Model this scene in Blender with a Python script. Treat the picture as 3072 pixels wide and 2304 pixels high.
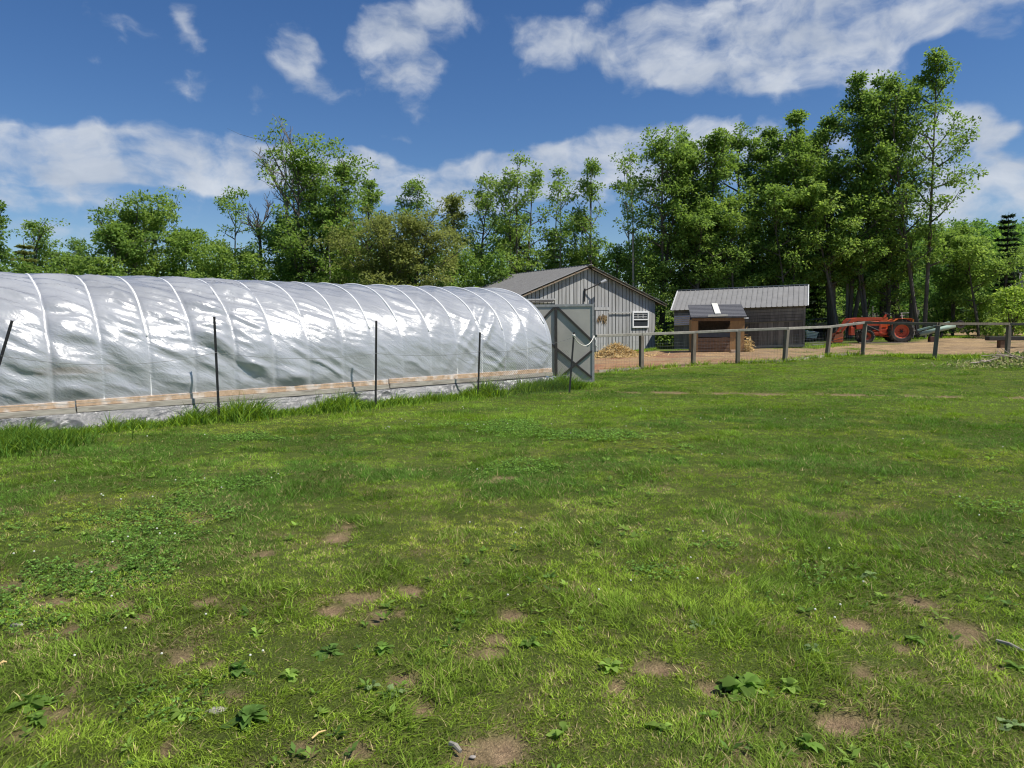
import bpy, math, random
import numpy as np
from mathutils import Vector, Matrix
R = math.radians
random.seed(7)
rng = np.random.default_rng(7)
scene = bpy.context.scene
for o in list(bpy.data.objects):
    bpy.data.objects.remove(o)

# ------------------------------------------------------------------ camera
CAM_Z = 1.6
FPX = 2130.0                      # focal length in pixels of the 3072 px wide photograph
PITCH, ROLL = 4.88, -0.6
CM = Matrix.Rotation(R(90 - PITCH), 3, 'X') @ Matrix.Rotation(R(ROLL), 3, 'Z')
cam_d = bpy.data.cameras.new('camera')
cam_d.sensor_width = 36.0
cam_d.lens = 36.0 * FPX / 3072.0
cam_d.clip_start = 0.05
cam_d.clip_end = 3000.0
cam = bpy.data.objects.new('camera', cam_d)
scene.collection.objects.link(cam)
cam.matrix_world = Matrix.Translation((0, 0, CAM_Z)) @ CM.to_4x4()
scene.camera = cam

# ------------------------------------------------------------------ sun and sky
SUN_H = Vector((0.925, -0.38)).normalized()
SUN_EL = R(58)
SUN_DIR = Vector((SUN_H.x * math.cos(SUN_EL), SUN_H.y * math.cos(SUN_EL), math.sin(SUN_EL)))
sun_d = bpy.data.lights.new('sun', 'SUN')
sun_d.energy = 5.0
sun_d.angle = R(0.5)
sun_d.color = (1.0, 0.955, 0.88)
sun = bpy.data.objects.new('sun', sun_d)
sun.rotation_euler = SUN_DIR.to_track_quat('Z', 'Y').to_euler()
scene.collection.objects.link(sun)

def ray(px, py):
    return CM @ Vector(((px - 1536) / FPX, (1152 - py) / FPX, -1.0))

world = bpy.data.worlds.new('World')
scene.world = world
world.use_nodes = True
wn, wl = world.node_tree.nodes, world.node_tree.links
wn.clear()
def build_world():
    out = wn.new('ShaderNodeOutputWorld')
    sky = wn.new('ShaderNodeTexSky')
    sky.sky_type = 'NISHITA'
    sky.sun_disc = False
    sky.sun_elevation = SUN_EL
    sky.sun_rotation = math.atan2(SUN_H.x, SUN_H.y)
    sky.air_density = 1.0
    sky.dust_density = 0.1
    sky.ozone_density = 4.0
    tint = wn.new('ShaderNodeHueSaturation')
    tint.inputs['Hue'].default_value = .508
    tint.inputs['Saturation'].default_value = 1.22
    tint.inputs['Value'].default_value = 1.0
    wl.new(sky.outputs[0], tint.inputs['Color'])
    tc = wn.new('ShaderNodeTexCoord')
    sep = wn.new('ShaderNodeSeparateXYZ')
    wl.new(tc.outputs['Generated'], sep.inputs[0])
    def mth(op, a, b=None, c=None):
        n = wn.new('ShaderNodeMath'); n.operation = op
        for i, v in enumerate((a, b, c)):
            if v is None: continue
            if isinstance(v, (int, float)): n.inputs[i].default_value = v
            else: wl.new(v, n.inputs[i])
        return n.outputs[0]
    az = mth('ARCTAN2', sep.outputs[0], sep.outputs[1])
    el = mth('ARCSINE', sep.outputs[2])
    cmb = wn.new('ShaderNodeCombineXYZ')
    wl.new(az, cmb.inputs[0]); wl.new(el, cmb.inputs[1])
    # slow warp gives the banks their ragged, wind-drawn outline
    nz = wn.new('ShaderNodeTexNoise'); nz.inputs['Scale'].default_value = 9; nz.inputs['Detail'].default_value = 4
    wl.new(cmb.outputs[0], nz.inputs['Vector'])
    sub = wn.new('ShaderNodeVectorMath'); sub.operation = 'SUBTRACT'; sub.inputs[1].default_value = (.5, .5, .5)
    wl.new(nz.outputs['Color'], sub.inputs[0])
    scl = wn.new('ShaderNodeVectorMath'); scl.operation = 'MULTIPLY_ADD'
    scl.inputs[1].default_value = (.09, .05, 0)
    wl.new(sub.outputs[0], scl.inputs[0]); wl.new(cmb.outputs[0], scl.inputs[2])
    warped = scl.outputs[0]
    def fbm(scale, stretch, detail, rough):
        mp = wn.new('ShaderNodeMapping'); mp.inputs['Scale'].default_value = stretch
        wl.new(warped, mp.inputs[0])
        n = wn.new('ShaderNodeTexNoise'); n.inputs['Scale'].default_value = scale
        n.inputs['Detail'].default_value = detail; n.inputs['Roughness'].default_value = rough
        wl.new(mp.outputs[0], n.inputs['Vector'])
        return n.outputs['Fac']
    nf = fbm(16, (1, 1.5, 1), 7, .56)
    total = None
    for (ox, oy, rx, ry, rot, s) in CLOUDS:
        d = ray(ox * 1.3888, oy * 1.3888).normalized()
        m = wn.new('ShaderNodeMapping'); m.vector_type = 'TEXTURE'
        m.inputs['Location'].default_value = (math.atan2(d.x, d.y), math.asin(d.z), 0)
        m.inputs['Rotation'].default_value = (0, 0, R(rot))
        k = 1.3888 / FPX * 1.6
        m.inputs['Scale'].default_value = (rx * k, ry * k, 1)
        wl.new(warped, m.inputs[0])
        g = wn.new('ShaderNodeTexGradient'); g.gradient_type = 'SPHERICAL'
        wl.new(m.outputs[0], g.inputs[0])
        total = mth('MULTIPLY_ADD', g.outputs['Fac'], s, total if total is not None else 0.0)
    total = mth('MINIMUM', total, 0.85)
    dens = mth('ADD', total, mth('MULTIPLY', mth('SUBTRACT', nf, 0.5), 1.75))
    mr = wn.new('ShaderNodeMapRange'); mr.interpolation_type = 'SMOOTHSTEP'
    mr.inputs[1].default_value = 0.34; mr.inputs[2].default_value = 1.12
    wl.new(dens, mr.inputs[0])
    fac = mth('MULTIPLY', mr.outputs[0], 0.86)
    # cloud brightness varies inside the bank
    n2 = fbm(11, (1, 1.7, 1), 6, .55)
    ramp = wn.new('ShaderNodeValToRGB')
    ramp.color_ramp.elements[0].position = .3; ramp.color_ramp.elements[0].color = (4.6, 5.2, 6.2, 1)
    ramp.color_ramp.elements[1].position = .7; ramp.color_ramp.elements[1].color = (7.4, 7.8, 8.4, 1)
    wl.new(n2, ramp.inputs[0])
    mix = wn.new('ShaderNodeMix'); mix.data_type = 'RGBA'
    wl.new(fac, mix.inputs[0]); wl.new(tint.outputs[0], mix.inputs[6]); wl.new(ramp.outputs[0], mix.inputs[7])
    bg = wn.new('ShaderNodeBackground'); bg.inputs['Strength'].default_value = 0.082
    wl.new(mix.outputs[2], bg.inputs['Color'])
    wl.new(bg.outputs[0], out.inputs['Surface'])
# cloud banks: where they hang (azimuth/elevation), size, slant and weight
CLOUDS = [(280, 50, 60, 28, -15, .75), (405, 55, 26, 50, 20, .8), (200, 120, 50, 25, 0, .4), (380, 180, 55, 24, 0, .55),
 (545, 200, 40, 26, 0, .5), (620, 65, 50, 50, -40, .55), (640, 150, 80, 45, -10, .58), (690, 185, 60, 26, -10, .5), (800, 50, 70, 40, 0, .62), (885, 60, 95, 62, 30, .72),
 (975, 20, 70, 40, 0, .7), (855, 140, 80, 50, 0, .66), (925, 210, 60, 48, -40, .62), (1140, 85, 75, 34, 0, .65), (1230, 110, 85, 50, 0, .7),
 (1430, 130, 80, 36, 0, .7), (1570, 110, 170, 62, 0, 1.15), (1720, 115, 180, 70, 0, 1.15), (1620, 25, 280, 60, 0, 1.1), (1860, 60, 150, 60, 10, .9),
 (2040, 20, 180, 45, 0, .95), (1280, 10, 40, 22, 0, .6), (1790, 170, 120, 25, 0, .5),
 (40, 325, 260, 42, 0, .95), (250, 322, 230, 46, 0, 1.0), (470, 340, 240, 46, 0, 1.0), (80, 375, 200, 26, 0, .6), (690, 342, 150, 26, 0, 1.0), (580, 392, 190, 34, 0, .8),
 (150, 432, 230, 18, 0, .85), (60, 490, 160, 26, 0, .5), (780, 335, 60, 14, 0, .5),
 (930, 395, 180, 38, 6, 1.0), (1110, 385, 170, 45, 8, 1.0), (1230, 345, 170, 45, 10, 1.0), (1380, 360, 150, 75, 0, 1.0), (1000, 450, 260, 40, 0, .6),
 (1510, 285, 60, 30, 0, .8), (1700, 330, 200, 60, 0, .8), (2030, 275, 90, 45, 0, 1.0), (2060, 345, 80, 70, 0, .9), (2120, 380, 130, 30, 12, .85), (2150, 430, 190, 36, 5, 1.0),
 (2100, 470, 190, 24, 0, .8), (2180, 290, 40, 16, 0, .4), (2205, 262, 22, 14, 0, .5), (330, 500, 200, 30, 0, .5), (870, 292, 110, 9, 0, .4)]
build_world()
world.cycles.sampling_method = 'MANUAL'
world.cycles.sample_map_resolution = 512

scene.view_settings.view_transform = 'Standard'
scene.view_settings.look = 'None'
scene.view_settings.gamma = 1.0
scene.view_settings.exposure = 0.24
scene.cycles.filter_width = 1.15
scene.cycles.max_bounces = 8
scene.cycles.transparent_max_bounces = 12
scene.cycles.sample_clamp_indirect = 6

# ------------------------------------------------------------------ terrain
def sstep(a, b, x):
    t = np.clip((x - a) / (b - a), 0, 1)
    return t * t * (3 - 2 * t)
def vnoise(x, y, seed=0):
    x = np.asarray(x, float); y = np.asarray(y, float)
    xi = np.floor(x).astype(np.int64); yi = np.floor(y).astype(np.int64)
    fx = x - xi; fy = y - yi
    fx = fx * fx * (3 - 2 * fx); fy = fy * fy * (3 - 2 * fy)
    def h(a, b):
        n = (a * 374761393 + b * 668265263 + seed * 974634777) & 0x7fffffff
        n = ((n ^ (n >> 13)) * 1274126177) & 0x7fffffff
        n = ((n ^ (n >> 16)) * 2246822519) & 0x7fffffff
        return (n & 0xffff) / 65535.0
    return (h(xi, yi) * (1 - fx) + h(xi + 1, yi) * fx) * (1 - fy) + (h(xi, yi + 1) * (1 - fx) + h(xi + 1, yi + 1) * fx) * fy
def fbm2(x, y, seed=0, oct=4):
    v = 0; a = .5; t = 0
    for i in range(oct):
        v = v + a * vnoise(x, y, seed + i * 17); t += a; a *= .5
        x = x * 2.03 + 11.3; y = y * 2.03 - 7.1
    return v / t
def gz(x, y):
    x = np.asarray(x, float); y = np.asarray(y, float)
    s = sstep(11, 27, y)
    z = s * (.009 * np.clip(y - 15, 0, 60) + .018 * np.clip(x, 0, 30))
    z = z + 13.0 * sstep(60, 170, y) * sstep(20, 100, x)
    return z
def G(x, y):
    return float(gz(x, y))
def ground_at(px, py):
    d = ray(px, py)
    lo, hi = 0.5, 400.0
    for _ in range(60):
        m = .5 * (lo + hi)
        p = Vector((0, 0, CAM_Z)) + d * m
        if p.z > G(p.x, p.y): lo = m
        else: hi = m
    return Vector((0, 0, CAM_Z)) + d * lo
def at(px, py, Y):
    d = ray(px, py)
    return Vector((0, 0, CAM_Z)) + d * (Y / d.y)

# ------------------------------------------------------------------ materials
def nodes_of(name):
    m = bpy.data.materials.new(name); m.use_nodes = True
    nt = m.node_tree; nt.nodes.clear()
    return m, nt.nodes, nt.links
def mat(name, c1, c2=None, scale=6, stretch=(1, 1, 1), rough=.8, bump=.0, island=0., metal=0., spec=.4, detail=5, c3=None, c3amt=.5, c3scale=2, bscale=None):
    """procedural surface: two tones mixed by stretched noise, optional third stain tone, tone shift per separate piece"""
    m, N, L = nodes_of(name)
    out = N.new('ShaderNodeOutputMaterial'); b = N.new('ShaderNodeBsdfPrincipled')
    L.new(b.outputs[0], out.inputs[0])
    tc = N.new('ShaderNodeTexCoord'); mp = N.new('ShaderNodeMapping'); mp.inputs['Scale'].default_value = stretch
    L.new(tc.outputs['Object'], mp.inputs[0])
    nz = N.new('ShaderNodeTexNoise'); nz.inputs['Scale'].default_value = scale; nz.inputs['Detail'].default_value = detail
    nz.inputs['Roughness'].default_value = .62
    L.new(mp.outputs[0], nz.inputs['Vector'])
    c2 = c2 or tuple(v * .75 for v in c1)
    ramp = N.new('ShaderNodeValToRGB')
    ramp.color_ramp.elements[0].position = .32; ramp.color_ramp.elements[0].color = (*c1, 1)
    ramp.color_ramp.elements[1].position = .68; ramp.color_ramp.elements[1].color = (*c2, 1)
    L.new(nz.outputs['Fac'], ramp.inputs[0])
    col = ramp.outputs[0]
    if c3:
        n3 = N.new('ShaderNodeTexNoise'); n3.inputs['Scale'].default_value = c3scale; n3.inputs['Detail'].default_value = 6
        L.new(mp.outputs[0], n3.inputs['Vector'])
        mr = N.new('ShaderNodeMapRange'); mr.inputs[1].default_value = .5; mr.inputs[2].default_value = .66; mr.inputs[4].default_value = c3amt
        L.new(n3.outputs['Fac'], mr.inputs[0])
        mx = N.new('ShaderNodeMix'); mx.data_type = 'RGBA'; mx.inputs[7].default_value = (*c3, 1)
        L.new(mr.outputs[0], mx.inputs[0]); L.new(col, mx.inputs[6]); col = mx.outputs[2]
    if island:
        ge = N.new('ShaderNodeNewGeometry')
        mr = N.new('ShaderNodeMapRange'); mr.inputs[3].default_value = 1 - island; mr.inputs[4].default_value = 1 + island
        L.new(ge.outputs['Random Per Island'], mr.inputs[0])
        hs = N.new('ShaderNodeHueSaturation'); L.new(mr.outputs[0], hs.inputs['Value']); L.new(col, hs.inputs['Color']); col = hs.outputs[0]
    L.new(col, b.inputs['Base Color'])
    b.inputs['Roughness'].default_value = rough; b.inputs['Metallic'].default_value = metal
    b.inputs['Specular IOR Level'].default_value = spec
    if bump:
        bp = N.new('ShaderNodeBump'); bp.inputs['Strength'].default_value = bump; bp.inputs['Distance'].default_value = .02
        if bscale:
            nb = N.new('ShaderNodeTexNoise'); nb.inputs['Scale'].default_value = bscale; nb.inputs['Detail'].default_value = 4
            L.new(mp.outputs[0], nb.inputs['Vector']); L.new(nb.outputs['Fac'], bp.inputs['Height'])
        else:
            L.new(nz.outputs['Fac'], bp.inputs['Height'])
        L.new(bp.outputs[0], b.inputs['Normal'])
    return m
def leaf_mat(name, transl=.4, rough=.5, spec=.3, vary=.28, back=1.25):
    """leaves and blades: colour comes from the leaf's own 'tone' attribute, varied per leaf; light passes through"""
    m, N, L = nodes_of(name)
    out = N.new('ShaderNodeOutputMaterial')
    at_ = N.new('ShaderNodeAttribute'); at_.attribute_name = 'tone'
    ge = N.new('ShaderNodeNewGeometry')
    mr = N.new('ShaderNodeMapRange'); mr.inputs[3].default_value = 1 - vary; mr.inputs[4].default_value = 1 + vary
    L.new(ge.outputs['Random Per Island'], mr.inputs[0])
    hs = N.new('ShaderNodeHueSaturation'); L.new(mr.outputs[0], hs.inputs['Value']); L.new(at_.outputs['Color'], hs.inputs['Color'])
    b = N.new('ShaderNodeBsdfPrincipled'); b.inputs['Roughness'].default_value = rough; b.inputs['Specular IOR Level'].default_value = spec
    L.new(hs.outputs[0], b.inputs['Base Color'])
    t = N.new('ShaderNodeBsdfTranslucent')
    h2 = N.new('ShaderNodeHueSaturation'); h2.inputs['Value'].default_value = back; h2.inputs['Saturation'].default_value = 1.1; h2.inputs['Hue'].default_value = .49
    L.new(hs.outputs[0], h2.inputs['Color']); L.new(h2.outputs[0], t.inputs['Color'])
    mx = N.new('ShaderNodeMixShader'); mx.inputs[0].default_value = transl
    L.new(b.outputs[0], mx.inputs[1]); L.new(t.outputs[0], mx.inputs[2]); L.new(mx.outputs[0], out.inputs[0])
    return m

# ------------------------------------------------------------------ object helpers
def tag(o, label=None, cat=None, group=None, kind=None):
    if label: o['label'] = label
    if cat: o['category'] = cat
    if group: o['group'] = group
    if kind: o['kind'] = kind
    return o
def thing(name, loc, label, cat, group=None):
    o = bpy.data.objects.new(name, None); o.empty_display_size = .2
    o.location = loc
    scene.collection.objects.link(o)
    return tag(o, label, cat, group)
def origin(o):
    v = Vector((0, 0, 0))
    while o is not None:
        v = v + o.location; o = o.parent
    return v
class MB:
    def __init__(s): s.v = []; s.f = []
    def quad(s, *p):
        i = len(s.v); s.v += [Vector(q) for q in p]; s.f.append(tuple(range(i, i + len(p)))); return s
    def hexa(s, p):      # 8 corners: bottom 4 ccw, top 4 ccw
        i = len(s.v); s.v += [Vector(q) for q in p]
        for f in ((3, 2, 1, 0), (4, 5, 6, 7), (0, 1, 5, 4), (1, 2, 6, 5), (2, 3, 7, 6), (3, 0, 4, 7)):
            s.f.append(tuple(i + k for k in f))
        return s
    def box(s, c, ux, uy, uz):     # centre and three half-axis vectors
        c, ux, uy, uz = map(Vector, (c, ux, uy, uz))
        return s.hexa([c - ux - uy - uz, c + ux - uy - uz, c + ux + uy - uz, c - ux + uy - uz,
                       c - ux - uy + uz, c + ux - uy + uz, c + ux + uy + uz, c - ux + uy + uz])
    def bar(s, a, b, w, h, up=(0, 0, 1)):   # beam from a to b, w across, h along up
        a, b, up = Vector(a), Vector(b), Vector(up)
        d = (b - a); side = d.cross(up)
        if side.length < 1e-6: side = d.cross(Vector((1, 0, 0)))
        side.normalize(); u = side.cross(d).normalized()
        return s.box((a + b) / 2, d / 2, side * (w / 2), u * (h / 2))
    def tube(s, pts, r, n=8, cap=True):
        pts = [Vector(p) for p in pts]; m = len(pts)
        rs = r if isinstance(r, (list, tuple)) else [r] * m
        i0 = len(s.v); ref = Vector((0, 0, 1))
        for k in range(m):
            d = (pts[min(k + 1, m - 1)] - pts[max(k - 1, 0)])
            if d.length < 1e-9: d = Vector((0, 0, 1))
            d.normalize()
            if k == 0:
                if abs(d.dot(ref)) > .95: ref = Vector((1, 0, 0))
                a = d.cross(ref).normalized()
            else:
                a = (a - d * a.dot(d))
                a = a.normalized() if a.length > 1e-6 else d.cross(Vector((0, 1, 0))).normalized()
            b = d.cross(a)
            for j in range(n):
                t = 2 * math.pi * j / n
                s.v.append(pts[k] + (a * math.cos(t) + b * math.sin(t)) * rs[k])
        for k in range(m - 1):
            for j in range(n):
                p = i0 + k * n + j; q = i0 + k * n + (j + 1) % n
                s.f.append((p, q, q + n, p + n))
        if cap:
            s.f.append(tuple(i0 + j for j in reversed(range(n))))
            s.f.append(tuple(i0 + (m - 1) * n + j for j in range(n)))
        return s
    def prism(s, poly, off):     # closed outline extruded by a vector
        off = Vector(off); n = len(poly); i = len(s.v)
        s.v += [Vector(p) for p in poly] + [Vector(p) + off for p in poly]
        s.f.append(tuple(i + k for k in reversed(range(n)))); s.f.append(tuple(i + n + k for k in range(n)))
        for k in range(n):
            q = (k + 1) % n
            s.f.append((i + k, i + q, i + n + q, i + n + k))
        return s
    def lathe(s, prof, c, axis, n=24):     # (radius, height) profile round an axis
        c, axis = Vector(c), Vector(axis).normalized()
        a = axis.orthogonal().normalized(); b = axis.cross(a); i0 = len(s.v)
        for (r, h) in prof:
            for j in range(n):
                t = 2 * math.pi * j / n
                s.v.append(c + axis * h + (a * math.cos(t) + b * math.sin(t)) * r)
        for k in range(len(prof) - 1):
            for j in range(n):
                p = i0 + k * n + j; q = i0 + k * n + (j + 1) % n
                s.f.append((p, q, q + n, p + n))
        return s
    def build(s, name, m, parent=None, smooth=False, bevel=0, loc=None):
        o0 = origin(parent) if parent else Vector(loc) if loc is not None else Vector((0, 0, 0))
        me = bpy.data.meshes.new(name)
        me.from_pydata([tuple(v - o0) for v in s.v], [], s.f)
        me.materials.append(m); me.update()
        if smooth:
            me.polygons.foreach_set('use_smooth', [True] * len(me.polygons))
        o = bpy.data.objects.new(name, me)
        scene.collection.objects.link(o)
        if parent: o.parent = parent
        else: o.location = o0
        if bevel:
            md = o.modifiers.new('bevel', 'BEVEL'); md.width = bevel; md.segments = 2; md.limit_method = 'ANGLE'
        return o
def np_obj(name, V, F, m, parent=None, tone=None, loc=None, smooth=False, extra=None):
    """big mesh from arrays; F is (k,4) or (k,3); tone is one colour per vertex"""
    o0 = np.array(origin(parent) if parent else (loc if loc is not None else (0, 0, 0)), float)
    me = bpy.data.meshes.new(name)
    nv, nf, k = len(V), len(F), F.shape[1]
    me.vertices.add(nv); me.vertices.foreach_set('co', (V - o0).astype(np.float32).ravel())
    me.loops.add(nf * k); me.loops.foreach_set('vertex_index', F.astype(np.int32).ravel())
    me.polygons.add(nf); me.polygons.foreach_set('loop_start', np.arange(0, nf * k, k, dtype=np.int32))
    if smooth: me.polygons.foreach_set('use_smooth', np.ones(nf, dtype=bool))
    for nm, arr in ([('tone', tone)] if tone is not None else []) + (extra or []):
        a = me.attributes.new(nm, 'FLOAT_COLOR', 'POINT')
        c = np.ones((nv, 4), np.float32); c[:, :3] = arr
        a.data.foreach_set('color', c.ravel())
    me.materials.append(m)
    me.update(calc_edges=True)
    o = bpy.data.objects.new(name, me)
    scene.collection.objects.link(o)
    if parent: o.parent = parent
    else: o.location = o0
    return o
def unit(a):
    return a / np.maximum(np.linalg.norm(a, axis=-1, keepdims=True), 1e-9)
def leaf_quads(P, D, Lg, W, Nrm=None):
    """one folded diamond leaf per row: base P, direction D, length, width"""
    n = len(P)
    if Nrm is None: Nrm = unit(rng.normal(size=(n, 3)) + np.array([0, 0, .8]))
    S = unit(np.cross(D, Nrm)); U = np.cross(S, D)
    Lg = np.broadcast_to(np.asarray(Lg, float), (n,))[:, None]; W = np.broadcast_to(np.asarray(W, float), (n,))[:, None]
    V = np.empty((n, 4, 3))
    V[:, 0] = P
    V[:, 1] = P + D * Lg * .45 + S * W * .5 + U * W * .14
    V[:, 2] = P + D * Lg
    V[:, 3] = P + D * Lg * .45 - S * W * .5 + U * W * .14
    return V.reshape(-1, 3), np.arange(4 * n).reshape(n, 4)
def blade_strips(P, D, B, Lg, W, seg):
    """grass blades: base P, first direction D, bent towards B, seg quads each"""
    n = len(P); Lg = Lg[:, None]; W = W[:, None]
    S = unit(np.cross(D, np.array([0, 0, 1.]) + .01)); S = unit(S + .6 * rng.normal(size=(n, 3)) * np.array([1, 1, .1]))
    V = np.empty((n, (seg + 1) * 2, 3))
    for k in range(seg + 1):
        t = k / seg
        c = P + D * Lg * t + B * Lg * t * t
        w = W * (1 - t ** 1.6 * .92) * .5
        V[:, 2 * k] = c - S * w; V[:, 2 * k + 1] = c + S * w
    m = (seg + 1) * 2
    base = np.arange(n)[:, None] * m
    F = np.concatenate([base + np.array([[2 * k, 2 * k + 1, 2 * k + 3, 2 * k + 2]]) for k in range(seg)], 1).reshape(-1, 4)
    return V.reshape(-1, 3), F
CMI = CM.inverted()
def proj(p):
    q = CMI @ (Vector(p) - Vector((0, 0, CAM_Z)))
    return 1536 + FPX * q.x / -q.z, 1152 - FPX * q.y / -q.z
def solve_px(fn, px, lo, hi):     # parameter at which a point on a line stands at picture column px
    a = proj(fn(lo))[0] - px
    for _ in range(50):
        m = .5 * (lo + hi)
        b = proj(fn(m))[0] - px
        if (a < 0) == (b < 0): lo = m
        else: hi = m
    return .5 * (lo + hi)

# ------------------------------------------------------------------ ground plan: where soil lies bare
def poly_inside(x, y, poly):
    """signed distance to a polygon, positive inside"""
    n = len(poly); ins = np.zeros(x.shape, bool); dist = np.full(x.shape, 1e9)
    for i in range(n):
        x1, y1 = poly[i]; x2, y2 = poly[(i + 1) % n]
        c = ((y1 > y) != (y2 > y)) & (x < (x2 - x1) * (y - y1) / ((y2 - y1) or 1e-9) + x1)
        ins ^= c
        dx, dy = x2 - x1, y2 - y1
        t = np.clip(((x - x1) * dx + (y - y1) * dy) / (dx * dx + dy * dy + 1e-9), 0, 1)
        dist = np.minimum(dist, np.hypot(x - x1 - t * dx, y - y1 - t * dy))
    return np.where(ins, dist, -dist)
YARD = [tuple(ground_at(*p).xy) for p in [(1740, 1120), (1783, 1119), (1924, 1109), (2079, 1098), (2213, 1091), (2353, 1087), (2480, 1071),
        (2588, 1066), (2700, 1061), (2800, 1062), (2900, 1066), (3072, 1060), (3500, 1060), (3500, 985), (3072, 988), (2950, 983), (2870, 990),
        (2830, 1012), (2740, 1026), (2560, 1028), (2420, 1045), (2240, 1045), (2075, 1050), (2005, 1052), (1967, 1050), (1790, 1066), (1700, 1078)]]
PATCH = []
for (px, py, rx, ry, s) in [(370, 1816, 40, 18, .8), (444, 1843, 45, 20, 1), (231, 1880, 35, 18, 1), (60, 1900, 60, 18, .6), (555, 1973, 60, 22, 1), (639, 1996, 40, 16, 1),
        (217, 2080, 25, 14, 1), (153, 2140, 70, 24, .9), (694, 2093, 50, 22, .9), (486, 2246, 60, 30, .9), (926, 2240, 70, 40, .8), (995, 1830, 40, 18, .9), (972, 1900, 25, 16, .8),
        (393, 2200, 35, 22, .8), (46, 2210, 40, 20, .7), (1084, 1788, 80, 22, .85), (1144, 1857, 35, 22, 1), (1200, 1845, 25, 14, .9), (1232, 1774, 30, 16, 1), (1533, 1853, 40, 20, .9),
        (1496, 1918, 50, 20, .9), (1487, 1960, 45, 18, .9), (1964, 2005, 70, 22, 1), (1852, 2052, 22, 20, .9), (1440, 2252, 105, 44, 1.3), (1060, 2250, 60, 50, .7), (1200, 2038, 45, 18, .8),
        (1274, 2130, 35, 18, .8), (2904, 1895, 80, 26, 1.1), (2557, 1871, 40, 16, .9), (2765, 1802, 50, 16, .9), (2511, 2163, 80, 22, 1), (2140, 2061, 50, 20, .7), (2719, 1950, 35, 15, 1),
        (2594, 2020, 40, 22, .8), (2233, 2270, 40, 40, .8), (2418, 2283, 40, 22, .8), (2395, 1996, 60, 16, .7), (259, 1690, 45, 14, 1), (792, 1663, 30, 13, 1), (1009, 1612, 30, 12, .9),
        (602, 1556, 25, 10, .9), (1528, 1433, 55, 6, .9), (2736, 1444, 22, 8, 1), (1040, 1580, 40, 8, .6), (1470, 1445, 30, 5, .8), (330, 1700, 30, 10, .7), (2860, 1730, 70, 14, .6),
        (2960, 2010, 50, 16, .7), (1840, 1290, 60, 4, .5), (2290, 1640, 80, 9, .6), (2200, 1720, 40, 9, .6), (150, 1800, 60, 16, .7), (20, 1760, 60, 20, .7), (600, 1800, 60, 14, .6)]:
    c = ground_at(px, py); e = ground_at(px, py - ry); f = ground_at(px + rx, py)
    PATCH.append((c.x, c.y, (f - c).length, (e - c).length, s))
TRACK_A, TRACK_B = ground_at(1880, 1176).xy, ground_at(3250, 1196).xy      # churned strip across the lawn
def soil_of(x, y):
    """0 = closed turf, 1 = bare earth; second value marks the trodden yard"""
    n1 = fbm2(x * 4.5, y * 4.5, 3); n2 = fbm2(x * 13, y * 13, 5)
    v = np.zeros_like(x)
    for (cx, cy, rx, ry, s) in PATCH:
        q = ((x - cx) / rx) ** 2 + ((y - cy) / ry) ** 2
        v = np.maximum(v, s * np.exp(-q * .9))
    near = 1 - sstep(6, 11, y)
    v = np.clip(v * 1.35 * sstep(.38, .66, n2 * .5 + n1 * .5 + .17 * v), 0, 1) * .8 + near * .35 * sstep(.52, .75, n1) * (.4 + n2)
    d = (TRACK_B - TRACK_A).normalized()
    off = (x - TRACK_A.x) * -d.y + (y - TRACK_A.y) * d.x; al = (x - TRACK_A.x) * d.x + (y - TRACK_A.y) * d.y
    tr = np.exp(-((off + .25 * (fbm2(al * .7, al * 0, 9) - .5)) / .22) ** 2) * (al > -1) * sstep(.36, .6, fbm2(x * 3, y * 3, 21)) * 1.1
    v = np.maximum(v, tr)
    sd = poly_inside(x, y, YARD)
    yard = sstep(-.25, .35, sd + .9 * (fbm2(x * 1.2, y * 1.2, 31) - .5))
    yard = yard * (1 - .8 * sstep(.60, .72, fbm2(x * .7, y * .7, 44)) * sstep(9, 14, x))
    return np.clip(np.maximum(v, yard), 0, 1), yard
# ------------------------------------------------------------------ greenhouse frame of reference
GP0 = ground_at(1650, 1160)
GA = Vector((1.185, 1, 0)).normalized(); GN = Vector((-GA.y, GA.x, 0))
GHW, GZ0, GB, GLEN = 2.37, .99, 1.54, 16.0
GRIDGE = CAM_Z + (970 - 868.5) * (GP0.y + GHW * GN.y) / FPX
GB = GRIDGE - GZ0
def GH(t, w, z): return Vector((GP0.x - GA.x * t + GN.x * w, GP0.y - GA.y * t + GN.y * w, z))
def gh_inside(x, y):
    dx, dy = x - GP0.x, y - GP0.y
    t = -(dx * GA.x + dy * GA.y); w = dx * GN.x + dy * GN.y
    return (t > -.0) & (t < GLEN) & (w > 0) & (w < 2 * GHW), t, w

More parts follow.
